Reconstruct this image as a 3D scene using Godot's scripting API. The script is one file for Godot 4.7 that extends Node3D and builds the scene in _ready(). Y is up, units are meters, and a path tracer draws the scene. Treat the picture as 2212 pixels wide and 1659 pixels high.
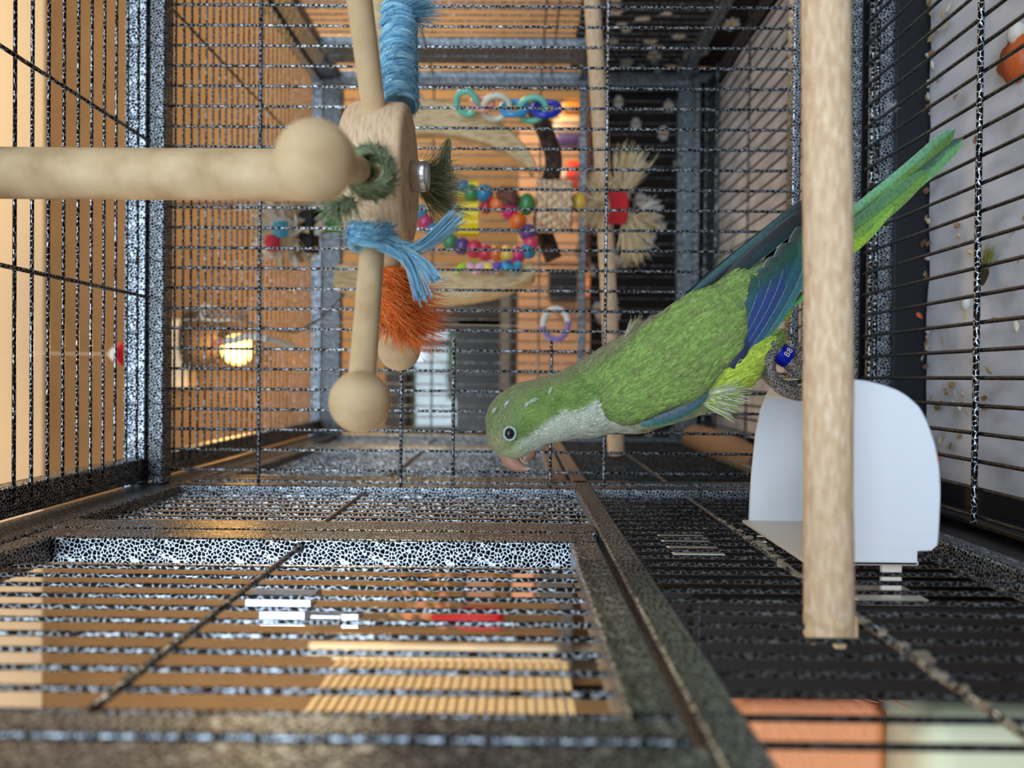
extends Node3D
# A parrot perched in a wire cage, seen from the cage's open end by a camera turned on its side (image left is up in the room).
# World: x to the room's right, y up, z towards the camera; the lens is at the origin.

const F := 1670.0          # focal length in pixels of the 2212 x 1659 frame
var cam_basis := Basis()
var M := {}                # materials by name
var rng := RandomNumberGenerator.new()

func _ready():
	rng.seed = 7
	set_camera()
	set_light()
	make_materials()
	build_room()
	build_cage()
	build_grates_and_trays()
	build_front_things()
	build_hub_toy()
	build_bird()
	build_rear_toys()
	build_background()
	build_litter()

func set_camera():
	var bx = Vector3(0.0092, -1.0, -0.0072).normalized()
	var by = Vector3(1.0, 0.0092, -0.0087)
	by = (by - bx * by.dot(bx)).normalized()
	cam_basis = Basis(bx, by, bx.cross(by))
	var cam = Camera3D.new()
	cam.name = "camera"
	cam.transform = Transform3D(cam_basis, Vector3.ZERO)
	cam.fov = rad_to_deg(2.0 * atan(829.5 / F))
	cam.near = 0.01
	cam.far = 60.0
	var at = CameraAttributesPhysical.new()
	at.frustum_focal_length = 12.0 * F / 829.5
	at.exposure_aperture = 5.8
	at.frustum_focus_distance = 0.45
	at.frustum_near = 0.01
	at.frustum_far = 60.0
	cam.attributes = at
	add_child(cam)
	cam.current = true

func set_light():
	var we = WorldEnvironment.new()
	we.name = "environment"
	var e = Environment.new()
	e.background_mode = Environment.BG_SKY
	var sm = ProceduralSkyMaterial.new()
	sm.sky_top_color = Color(0.42, 0.58, 0.85)
	sm.sky_horizon_color = Color(0.78, 0.86, 0.93)
	sm.ground_bottom_color = Color(0.25, 0.27, 0.22)
	sm.ground_horizon_color = Color(0.55, 0.6, 0.55)
	sm.sky_energy_multiplier = 1.2
	sm.ground_energy_multiplier = 1.0
	var sky = Sky.new()
	sky.sky_material = sm
	e.sky = sky
	e.tonemap_mode = Environment.TONE_MAPPER_LINEAR
	e.tonemap_exposure = 1.12
	e.sdfgi_enabled = true
	e.ssao_enabled = true
	e.ssil_enabled = true
	we.environment = e
	add_child(we)
	# daylight through the window behind the viewer, the one on the right and the one on the left
	daylight("window_daylight", Vector2(2.6, 1.0), Vector3(0.0, 0.80, 2.15), Vector3(0.0, -0.1, -1.0), 5.8)
	daylight("window_daylight", Vector2(1.2, 1.3), Vector3(1.95, 0.40, 1.35), Vector3(0.1, -0.1, -0.5), 1.2)
	daylight("window_daylight", Vector2(1.1, 1.3), Vector3(-2.25, 0.45, -1.45), Vector3(0.0, 0.0, -1.3), 0.9)
	# two warm unseen pendant lamps, added to brighten ceiling, far wall and left side (their glowing globes are built in build_room)
	for q in [[Vector3(0.95, 0.36, -1.55), 0.85], [Vector3(-1.25, 0.50, -1.35), 0.50]]:
		var c = OmniLight3D.new()
		c.name = "unseen_pendant_light"
		c.light_color = Color(1.0, 0.89, 0.71)
		c.light_energy = q[1]
		c.light_size = 0.12
		c.omni_range = 9.0
		c.omni_attenuation = 2.0
		c.shadow_enabled = true
		add_child(c, true)
		c.position = q[0]

func daylight(called: String, size: Vector2, at: Vector3, to: Vector3, energy: float):
	var w = AreaLight3D.new()
	w.name = called
	w.area_size = size
	w.light_color = Color(0.86, 0.935, 1.0)
	w.light_energy = energy
	w.area_range = 12.0
	w.shadow_enabled = true
	add_child(w, true)
	w.position = at
	w.look_at(to, Vector3.UP)

# a pixel of the frame at a depth, as a point in the room
func P(x: float, y: float, d: float) -> Vector3:
	var v = cam_basis * Vector3((x - 1106.0) / F, (829.5 - y) / F, -1.0)
	return v * (d / -v.z)

# ---------------------------------------------------------------- mesh building
class MB:
	var v := PackedVector3Array()
	var n := PackedVector3Array()
	var c := PackedColorArray()
	var uv := PackedVector2Array()
	var ix := PackedInt32Array()
	func vert(p: Vector3, nn: Vector3, col := Color.WHITE, t := Vector2.ZERO) -> int:
		v.append(p); n.append(nn); c.append(col); uv.append(t)
		return v.size() - 1
	func tri(a: int, b: int, d: int) -> void:
		var g = (v[b] - v[a]).cross(v[d] - v[a])
		if g.dot(n[a] + n[b] + n[d]) > 0.0:
			ix.append(a); ix.append(d); ix.append(b)
		else:
			ix.append(a); ix.append(b); ix.append(d)
	func quad(a: int, b: int, d: int, e: int) -> void:
		tri(a, b, d); tri(a, d, e)
	func flat_tri(a: Vector3, b: Vector3, d: Vector3, out: Vector3, col := Color.WHITE) -> void:
		var g = (b - a).cross(d - a).normalized()
		if g.dot(out) < 0.0: g = -g
		tri(vert(a, g, col), vert(b, g, col), vert(d, g, col))
	func flat_quad(a: Vector3, b: Vector3, d: Vector3, e: Vector3, out: Vector3, col := Color.WHITE) -> void:
		var g = (b - a).cross(d - a).normalized()
		if g.dot(out) < 0.0: g = -g
		var i = vert(a, g, col, Vector2(0, 0)); vert(b, g, col, Vector2(1, 0)); vert(d, g, col, Vector2(1, 1)); vert(e, g, col, Vector2(0, 1))
		tri(i, i + 1, i + 2); tri(i, i + 2, i + 3)
	func mesh() -> ArrayMesh:
		var a = []
		a.resize(Mesh.ARRAY_MAX)
		a[Mesh.ARRAY_VERTEX] = v; a[Mesh.ARRAY_NORMAL] = n; a[Mesh.ARRAY_COLOR] = c; a[Mesh.ARRAY_TEX_UV] = uv; a[Mesh.ARRAY_INDEX] = ix
		var m = ArrayMesh.new()
		m.add_surface_from_arrays(Mesh.PRIMITIVE_TRIANGLES, a)
		return m

# a box with chamfered, softly shaded edges
func box(mb: MB, ctr: Vector3, size: Vector3, bev := 0.0015, b := Basis(), col := Color.WHITE):
	var h = size * 0.5
	bev = min(bev, min(h.x, min(h.y, h.z)) * 0.9)
	var id = {}
	for sx in [-1, 1]:
		for sy in [-1, 1]:
			for sz in [-1, 1]:
				for ax in 3:
					var s = Vector3(sx, sy, sz)
					var p = Vector3(s.x * (h.x - bev), s.y * (h.y - bev), s.z * (h.z - bev))
					p[ax] = s[ax] * h[ax]
					var nn = Vector3.ZERO
					nn[ax] = s[ax]
					id[[sx, sy, sz, ax]] = mb.vert(ctr + b * p, (b * nn).normalized(), col)
	for ax in 3:
		var u = (ax + 1) % 3
		var w = (ax + 2) % 3
		for s in [-1, 1]:
			var k = []
			for q in [[-1, -1], [1, -1], [1, 1], [-1, 1]]:
				var key = [0, 0, 0, ax]
				key[ax] = s; key[u] = q[0]; key[w] = q[1]
				k.append(id[key])
			mb.quad(k[0], k[1], k[2], k[3])
		for su in [-1, 1]:
			for sw in [-1, 1]:
				var e = []
				for q in [[-1, u], [1, u], [1, w], [-1, w]]:
					var key = [0, 0, 0, q[1]]
					key[ax] = q[0]; key[u] = su; key[w] = sw
					e.append(id[key])
				mb.quad(e[0], e[1], e[2], e[3])
	for sx in [-1, 1]:
		for sy in [-1, 1]:
			for sz in [-1, 1]:
				mb.tri(id[[sx, sy, sz, 0]], id[[sx, sy, sz, 1]], id[[sx, sy, sz, 2]])

# a round tube swept along points; rad and col may be arrays
func sweep(mb: MB, pts: Array, rad, sides := 8, caps := true, col = Color.WHITE, flat := 1.0, up := Vector3.ZERO):
	var m = pts.size()
	var t0 = (pts[1] - pts[0]).normalized()
	var u = up if up != Vector3.ZERO else (Vector3.UP if abs(t0.y) < 0.9 else Vector3.RIGHT)
	u = (u - t0 * u.dot(t0)).normalized()
	var base = mb.v.size()
	var tl = t0
	var run = 0.0
	for i in m:
		var t = (pts[min(i + 1, m - 1)] - pts[max(i - 1, 0)]).normalized()
		u = (u - t * u.dot(t)).normalized()
		var w = t.cross(u)
		var r: float = rad[i] if rad is Array else rad
		var cc: Color = col[i] if col is Array else col
		if i > 0: run += pts[i].distance_to(pts[i - 1])
		for k in sides + 1:
			var a = TAU * k / sides
			var d = u * cos(a) + w * sin(a) * flat
			mb.vert(pts[i] + d * r, (u * cos(a) * flat + w * sin(a)).normalized(), cc, Vector2(float(k) / sides, run))
		tl = t
	for i in m - 1:
		for k in sides:
			var a = base + i * (sides + 1) + k
			mb.quad(a, a + 1, a + sides + 2, a + sides + 1)
	if caps:
		for e in 2:
			var i = 0 if e == 0 else m - 1
			var t = -t0 if e == 0 else tl
			var cc: Color = col[i] if col is Array else col
			var c0 = mb.vert(pts[i], t, cc)
			var first = mb.v.size()
			for k in sides:
				mb.vert(mb.v[base + i * (sides + 1) + k], t, cc)
			for k in sides:
				mb.tri(c0, first + k, first + (k + 1) % sides)

# a profile of (radius, height) turned about an axis
func lathe(mb: MB, at: Vector3, axis: Vector3, prof: Array, sides := 24, col := Color.WHITE, wob := 0.0):
	var z = axis.normalized()
	var x = (Vector3.UP if abs(z.y) < 0.9 else Vector3.RIGHT)
	x = (x - z * x.dot(z)).normalized()
	var y = z.cross(x)
	var base = mb.v.size()
	var m = prof.size()
	for i in m:
		var p: Vector2 = prof[i]
		var a: Vector2 = prof[max(i - 1, 0)]
		var b: Vector2 = prof[min(i + 1, m - 1)]
		var t = (b - a).normalized()
		var nr = Vector2(t.y, -t.x)
		for k in sides + 1:
			var an = TAU * k / sides
			var d = x * cos(an) + y * sin(an)
			var rr = p.x * (1.0 + wob * sin(an * 3.0 + i) * 0.5)
			mb.vert(at + d * rr + z * p.y, (d * nr.x + z * nr.y).normalized(), col, Vector2(float(k) / sides, p.y))
	for i in m - 1:
		for k in sides:
			var a = base + i * (sides + 1) + k
			mb.quad(a, a + 1, a + sides + 2, a + sides + 1)

func ball(mb: MB, at: Vector3, r: float, col := Color.WHITE, sides := 20, axis := Vector3.UP, stretch := 1.0, hole := 0.0):
	var prof = []
	var n = sides / 2
	for i in n + 1:
		var a = -PI / 2 + PI * i / n
		prof.append(Vector2(max(cos(a) * r, hole), sin(a) * r * stretch))
	lathe(mb, at, axis, prof, sides, col)

# a flat outline pulled along z of its basis, with a small bevel
func prism(mb: MB, poly: PackedVector2Array, thick: float, xf: Transform3D, col := Color.WHITE, bev := 0.0):
	var fill = Geometry2D.triangulate_polygon(poly)
	var n = poly.size()
	var area = 0.0
	for i in n: area += poly[i].cross(poly[(i + 1) % n])
	var sgn = 1.0 if area > 0 else -1.0
	var inner = PackedVector2Array()
	var nrm = PackedVector2Array()
	for i in n:
		var e = (poly[(i + 1) % n] - poly[i]).normalized()
		var e0 = (poly[i] - poly[(i + n - 1) % n]).normalized()
		var nn = (Vector2(e.y, -e.x) + Vector2(e0.y, -e0.x)).normalized() * sgn
		nrm.append(nn)
		inner.append(poly[i] - nn * bev)
	for s in [-1.0, 1.0]:
		var b = mb.v.size()
		for i in n:
			mb.vert(xf * Vector3(inner[i].x, inner[i].y, s * thick * 0.5), (xf.basis * Vector3(0, 0, s)).normalized(), col, inner[i])
		for k in range(0, fill.size(), 3):
			mb.tri(b + fill[k], b + fill[k + 1], b + fill[k + 2])
	var rows = [[inner, -0.5], [poly, -0.5], [poly, 0.5], [inner, 0.5]]
	var b = mb.v.size()
	for q in 4:
		for i in n:
			var z = rows[q][1] * thick
			if q == 1: z += bev
			if q == 2: z -= bev
			var nn = Vector3(nrm[i].x, nrm[i].y, [-1.2, -0.2, 0.2, 1.2][q] if bev > 0.0 else 0.0)
			mb.vert(xf * Vector3(rows[q][0][i].x, rows[q][0][i].y, z), (xf.basis * nn).normalized(), col, poly[i])
	for q in 3:
		for i in n:
			var j = (i + 1) % n
			mb.quad(b + q * n + i, b + q * n + j, b + (q + 1) * n + j, b + (q + 1) * n + i)

# loose fibres: thin bent threads from a root, blown along dir and sagging
func fibres(mb: MB, roots: Array, dir: Vector3, count: int, length: float, spread: float, sag: float, r: float, cols: Array, curl := 0.3, seg := 6):
	for q in count:
		var p: Vector3 = roots[rng.randi() % roots.size()]
		p += Vector3(rng.randfn(), rng.randfn(), rng.randfn()) * length * 0.03
		var d = (dir.normalized() + Vector3(rng.randfn(), rng.randfn(), rng.randfn()) * spread).normalized()
		var l = length * rng.randf_range(0.55, 1.1)
		var pts = [p]
		var ph = rng.randf() * TAU
		var side = d.cross(Vector3(rng.randfn(), rng.randfn(), rng.randfn())).normalized()
		for i in seg:
			d = (d + Vector3(0, -sag, 0) / seg + side * curl * sin(ph + i * 1.7) / seg * 3.0).normalized()
			p = p + d * l / seg
			pts.append(p)
		var rr = []
		for i in seg + 1: rr.append(r * (1.0 - 0.75 * i / seg))
		sweep(mb, pts, rr, 3, false, (cols[rng.randi() % cols.size()] as Color).srgb_to_linear() * rng.randf_range(0.8, 1.15))

func spline(ctrl: Array, per := 8) -> Array:
	var out = []
	var n = ctrl.size()
	for i in n - 1:
		var a = ctrl[max(i - 1, 0)]
		var d = ctrl[min(i + 2, n - 1)]
		for k in per:
			out.append(ctrl[i].cubic_interpolate(ctrl[i + 1], a, d, float(k) / per))
	out.append(ctrl[n - 1])
	return out

# ---------------------------------------------------------------- nodes
func thing(called: String, label: String, category: String, group := "", at := Vector3.ZERO) -> Node3D:
	var o = Node3D.new()
	o.name = called
	add_child(o, true)
	o.position = at
	tag(o, label, category, group)
	return o

func tag(o: Node, label: String, category: String, group := "", kind := ""):
	o.set_meta("label", label)
	o.set_meta("category", category)
	if group: o.set_meta("group", group)
	if kind: o.set_meta("kind", kind)

func part(called: String, m: Mesh, mat: Material, parent: Node, label := "", at := Vector3.ZERO) -> MeshInstance3D:
	var o = MeshInstance3D.new()
	o.name = called
	o.mesh = m
	o.material_override = mat
	o.cast_shadow = GeometryInstance3D.SHADOW_CASTING_SETTING_ON
	parent.add_child(o, true)
	o.position = at
	if label: o.set_meta("label", label)
	return o

func struct(called: String, m: Mesh, mat: Material, label: String, category: String) -> MeshInstance3D:
	var o = part(called, m, mat, self)
	tag(o, label, category, "", "structure")
	return o

func group_node(called: String, parent: Node) -> Node3D:
	var o = Node3D.new()
	o.name = called
	parent.add_child(o, true)
	return o

func box_mesh(ctr: Vector3, size: Vector3, bev := 0.0015) -> ArrayMesh:
	var mb = MB.new()
	box(mb, ctr, size, bev)
	return mb.mesh()

# ---------------------------------------------------------------- materials
func noise_tex(seed_: int, freq: float, kind: int, ramp: Array, size := 512, oct := 4, warp := 0.0, ret := -1, normal := false) -> NoiseTexture2D:
	var f = FastNoiseLite.new()
	f.seed = seed_
	f.frequency = freq
	f.noise_type = kind
	f.fractal_octaves = oct
	f.fractal_type = FastNoiseLite.FRACTAL_FBM if oct > 1 else FastNoiseLite.FRACTAL_NONE
	if ret >= 0:
		f.cellular_return_type = ret
		f.cellular_jitter = 1.0
	if warp > 0.0:
		f.domain_warp_enabled = true
		f.domain_warp_amplitude = warp
		f.domain_warp_frequency = freq * 1.5
	var t = NoiseTexture2D.new()
	t.width = size
	t.height = size
	t.seamless = true
	t.seamless_blend_skirt = 0.15
	t.noise = f
	if normal:
		t.as_normal_map = true
		t.bump_strength = 6.0
	elif ramp.size():
		var g = Gradient.new()
		g.offsets = PackedFloat32Array(ramp[0])
		g.colors = PackedColorArray(ramp[1])
		t.color_ramp = g
	return t

func mat(called: String, col: Color, rough := 0.6, metal := 0.0) -> StandardMaterial3D:
	var m = StandardMaterial3D.new()
	m.resource_name = called
	m.albedo_color = col
	m.roughness = rough
	m.metallic = metal
	M[called] = m
	return m

func tri_tex(m: StandardMaterial3D, t: Texture2D, scale: Vector3, world := false):
	m.albedo_texture = t
	m.uv1_triplanar = true
	m.uv1_world_triplanar = world
	m.uv1_scale = scale
	m.uv1_triplanar_sharpness = 4.0

func vmat(called: String, rough := 0.6, metal := 0.0) -> StandardMaterial3D:
	var m = mat(called, Color.WHITE, rough, metal)
	m.vertex_color_use_as_albedo = true
	return m

func lin(r: int, g: int, b: int) -> Color:
	return Color8(r, g, b).srgb_to_linear()

func make_materials():
	var N = FastNoiseLite
	# hammered enamel: silver veins round black islands
	var hm = mat("hammered_enamel", Color(1, 1, 1), 0.36, 0.92)
	var ht = noise_tex(3, 0.052, N.TYPE_CELLULAR, [[0.0, 0.10, 0.22, 0.40, 1.0], [Color(0.93, 0.97, 1.0), Color(0.72, 0.77, 0.82), Color(0.16, 0.165, 0.18), Color(0.05, 0.05, 0.055), Color(0.035, 0.035, 0.04)]], 512, 1, 9.0, N.RETURN_DISTANCE2_SUB)
	tri_tex(hm, ht, Vector3.ONE * 18.0, true)
	hm.heightmap_enabled = true
	hm.heightmap_texture = noise_tex(3, 0.052, N.TYPE_CELLULAR, [], 512, 1, 9.0, N.RETURN_DISTANCE2_SUB)
	hm.heightmap_scale = 0.03
	var hw = mat("hammered_wire", Color(1, 1, 1), 0.32, 0.75)
	hw.albedo_texture = noise_tex(4, 0.052, N.TYPE_CELLULAR, [[0.0, 0.07, 0.16, 0.28, 1.0], [Color(0.95, 0.98, 1.0), Color(0.70, 0.75, 0.80), Color(0.10, 0.105, 0.115), Color(0.04, 0.04, 0.045), Color(0.025, 0.025, 0.03)]], 512, 1, 9.0, N.RETURN_DISTANCE2_SUB)
	hw.uv1_scale = Vector3(0.13, 11.0, 1.0)
	var hg = mat("shaded_grimy_wire", Color(0.52, 0.50, 0.48), 0.5, 0.5)  # darker copy of the wire: grime, plus shade below the middle rail as colour
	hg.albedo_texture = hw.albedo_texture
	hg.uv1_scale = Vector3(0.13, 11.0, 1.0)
	var hd = mat("grate_wire", Color(0.36, 0.33, 0.30), 0.45, 0.5)
	hd.albedo_texture = ht
	hd.uv1_scale = Vector3(0.13, 14.0, 1.0)
	# woods
	var grain = noise_tex(11, 0.02, N.TYPE_SIMPLEX_SMOOTH, [[0.0, 0.35, 0.55, 0.75, 1.0], [Color(0.77, 0.64, 0.51), Color(0.81, 0.69, 0.56), Color(0.85, 0.74, 0.61), Color(0.88, 0.79, 0.66), Color(0.94, 0.87, 0.76)]], 512, 5, 12.0)
	var pw = mat("perch_wood", Color(1.0, 0.995, 0.99), 0.75)
	tri_tex(pw, grain, Vector3(9.0, 34.0, 34.0))
	pw.heightmap_enabled = true
	pw.heightmap_texture = noise_tex(12, 0.03, N.TYPE_SIMPLEX_SMOOTH, [], 512, 5)
	pw.heightmap_scale = 0.025
	var dw = mat("dowel_wood", Color(0.98, 0.95, 0.90), 0.7)
	tri_tex(dw, noise_tex(15, 0.012, N.TYPE_SIMPLEX_SMOOTH, [[0.0, 0.45, 1.0], [Color(0.74, 0.64, 0.50), Color(0.83, 0.74, 0.60), Color(0.90, 0.83, 0.71)]], 256, 4), Vector3.ONE * 12.0)
	var hb = mat("hub_wood", Color(1.0, 0.97, 0.93), 0.75)
	tri_tex(hb, noise_tex(16, 0.018, N.TYPE_SIMPLEX_SMOOTH, [[0.0, 0.3, 0.45, 0.7, 1.0], [Color(0.70, 0.57, 0.45), Color(0.81, 0.70, 0.58), Color(0.85, 0.75, 0.63), Color(0.87, 0.78, 0.67), Color(0.90, 0.82, 0.72)]], 512, 5), Vector3(10.0, 50.0, 10.0))
	var aw = mat("arch_wood", Color(1, 1, 1), 0.6)
	tri_tex(aw, noise_tex(17, 0.02, N.TYPE_SIMPLEX_SMOOTH, [[0.0, 0.4, 0.55, 1.0], [Color(0.66, 0.52, 0.36), Color(0.82, 0.70, 0.50), Color(0.86, 0.76, 0.58), Color(0.90, 0.82, 0.66)]], 512, 4), Vector3(34.0, 5.0, 12.0))
	var br = mat("bark", Color(1, 1, 1), 0.9)
	tri_tex(br, noise_tex(18, 0.03, N.TYPE_SIMPLEX_SMOOTH, [[0.0, 0.5, 1.0], [Color(0.10, 0.07, 0.06), Color(0.24, 0.18, 0.16), Color(0.42, 0.35, 0.33)]], 256, 5), Vector3.ONE * 14.0)
	# plastics, paper
	var wp = mat("white_plastic", Color(0.93, 0.94, 0.965), 0.38)
	wp.subsurf_scatter_enabled = true
	wp.subsurf_scatter_strength = 0.12
	mat("cream_plastic", Color(0.86, 0.83, 0.78), 0.45)
	mat("tray_plastic", Color(0.075, 0.085, 0.11), 0.42)
	var pp = mat("paper", Color(1, 1, 1), 0.85)
	tri_tex(pp, noise_tex(21, 0.006, N.TYPE_SIMPLEX_SMOOTH, [[0.0, 0.35, 0.6, 1.0], [Color(0.68, 0.68, 0.70), Color(0.78, 0.79, 0.82), Color(0.83, 0.84, 0.88), Color(0.89, 0.89, 0.91)]], 512, 5), Vector3(9.0, 9.0, 5.0))
	var sd = vmat("painted", 0.45)
	vmat("fuzzy", 0.95)
	var gloss = vmat("glossy", 0.18)
	gloss.clearcoat_enabled = true
	gloss.clearcoat = 0.6
	mat("chrome", Color(0.90, 0.92, 0.94), 0.30, 0.9)
	mat("brushed_steel", Color(0.88, 0.91, 0.95), 0.35, 0.9)
	# room
	var ow = mat("ochre_paint", Color(0.535, 0.42, 0.285), 0.9)
	tri_tex(ow, noise_tex(25, 0.01, N.TYPE_SIMPLEX_SMOOTH, [[0.0, 1.0], [Color(0.90, 0.90, 0.90), Color(1, 1, 1)]], 256, 4), Vector3.ONE * 1.5, true)
	mat("ceiling_paint", Color(0.95, 0.925, 0.88), 0.9)
	mat("log_wood", Color(0.50, 0.40, 0.32), 0.85)
	mat("cream_paint", Color(0.86, 0.82, 0.76), 0.9)
	mat("peach_paint", Color(0.74, 0.58, 0.46), 0.85)
	var fl = mat("floor_wood", Color(1, 1, 1), 0.5)
	tri_tex(fl, noise_tex(26, 0.02, N.TYPE_SIMPLEX_SMOOTH, [[0.0, 1.0], [Color(0.28, 0.17, 0.10), Color(0.45, 0.29, 0.18)]], 256, 4), Vector3(4.0, 4.0, 0.8), true)
	mat("panel_wood", Color(0.26, 0.19, 0.14), 0.7)
	mat("dark_wood", Color(0.085, 0.062, 0.055), 0.55)
	mat("red_wood", Color(0.30, 0.13, 0.07), 0.5)
	mat("black_lacquer", Color(0.03, 0.03, 0.032), 0.35)
	mat("grey_metal", Color(0.40, 0.39, 0.38), 0.5, 0.2)
	var gl = mat("window_glass", Color(0.95, 0.98, 1.0, 0.06), 0.02)
	gl.transparency = BaseMaterial3D.TRANSPARENCY_ALPHA
	var lampm = mat("bulb_glow", Color(1.0, 0.9, 0.7), 0.4)
	lampm.emission_enabled = true
	lampm.emission = Color(1.0, 0.80, 0.42)
	lampm.emission_energy_multiplier = 5.0
	var dome = mat("lamp_dome_glow", Color(1.0, 0.92, 0.8), 0.4)
	dome.emission_enabled = true
	dome.emission = Color(1.0, 0.82, 0.6)
	dome.emission_energy_multiplier = 3.0
	mat("shade_cream", Color(0.86, 0.80, 0.70), 0.8)
	var bl = mat("blind_cream", Color(0.99, 0.97, 0.90), 0.6)
	bl.backlight_enabled = true
	bl.backlight = Color(0.8, 0.75, 0.6)
	mat("shade_brown", Color(0.20, 0.16, 0.14), 0.8)
	var fm = mat("terracotta_fleece", Color(1.0, 0.66, 0.46), 0.95)
	fm.heightmap_enabled = true
	fm.heightmap_texture = noise_tex(28, 0.05, N.TYPE_SIMPLEX_SMOOTH, [], 256, 4)
	fm.heightmap_scale = 0.08
	fm.uv1_triplanar = true
	fm.uv1_scale = Vector3.ONE * 8.0
	mat("sage_fabric", Color(0.93, 0.94, 0.80), 0.9)
	mat("hedge", Color(0.50, 0.60, 0.36), 0.9)
	mat("lawn", Color(0.42, 0.52, 0.28), 0.95)

# ---------------------------------------------------------------- the room
func slab(called: String, a: Vector3, b: Vector3, m: Material, label: String, category: String):
	return struct(called, box_mesh((a + b) * 0.5, (b - a).abs(), 0.002), m, label, category)

func wall_with_opening(called: String, z0: float, z1: float, x0: float, x1: float, y0: float, y1: float, ox0: float, ox1: float, oy0: float, oy1: float, m: Material, label: String):
	var mb = MB.new()
	var zc = (z0 + z1) * 0.5
	var t = abs(z1 - z0)
	box(mb, Vector3((x0 + ox0) * 0.5, (y0 + y1) * 0.5, zc), Vector3(ox0 - x0, y1 - y0, t), 0.001)
	box(mb, Vector3((x1 + ox1) * 0.5, (y0 + y1) * 0.5, zc), Vector3(x1 - ox1, y1 - y0, t), 0.001)
	box(mb, Vector3((ox0 + ox1) * 0.5, (y0 + oy0) * 0.5, zc), Vector3(ox1 - ox0, oy0 - y0, t), 0.001)
	box(mb, Vector3((ox0 + ox1) * 0.5, (y1 + oy1) * 0.5, zc), Vector3(ox1 - ox0, y1 - oy1, t), 0.001)
	return struct(called, mb.mesh(), m, label, "wall")

func side_wall(called: String, xa: float, xb: float, z0: float, z1: float, y0: float, y1: float, oz0: float, oz1: float, m: Material, label: String):
	var mb = MB.new()
	var xc = (xa + xb) * 0.5
	var t = absf(xb - xa)
	var oy0 = -0.45
	var oy1 = 1.05
	box(mb, Vector3(xc, (y0 + y1) * 0.5, (z0 + oz0) * 0.5), Vector3(t, y1 - y0, oz0 - z0), 0.001)
	box(mb, Vector3(xc, (y0 + y1) * 0.5, (z1 + oz1) * 0.5), Vector3(t, y1 - y0, z1 - oz1), 0.001)
	box(mb, Vector3(xc, (y0 + oy0) * 0.5, (oz0 + oz1) * 0.5), Vector3(t, oy0 - y0, oz1 - oz0), 0.001)
	box(mb, Vector3(xc, (y1 + oy1) * 0.5, (oz0 + oz1) * 0.5), Vector3(t, y1 - oy1, oz1 - oz0), 0.001)
	struct(called, mb.mesh(), m, label, "wall")

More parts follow.
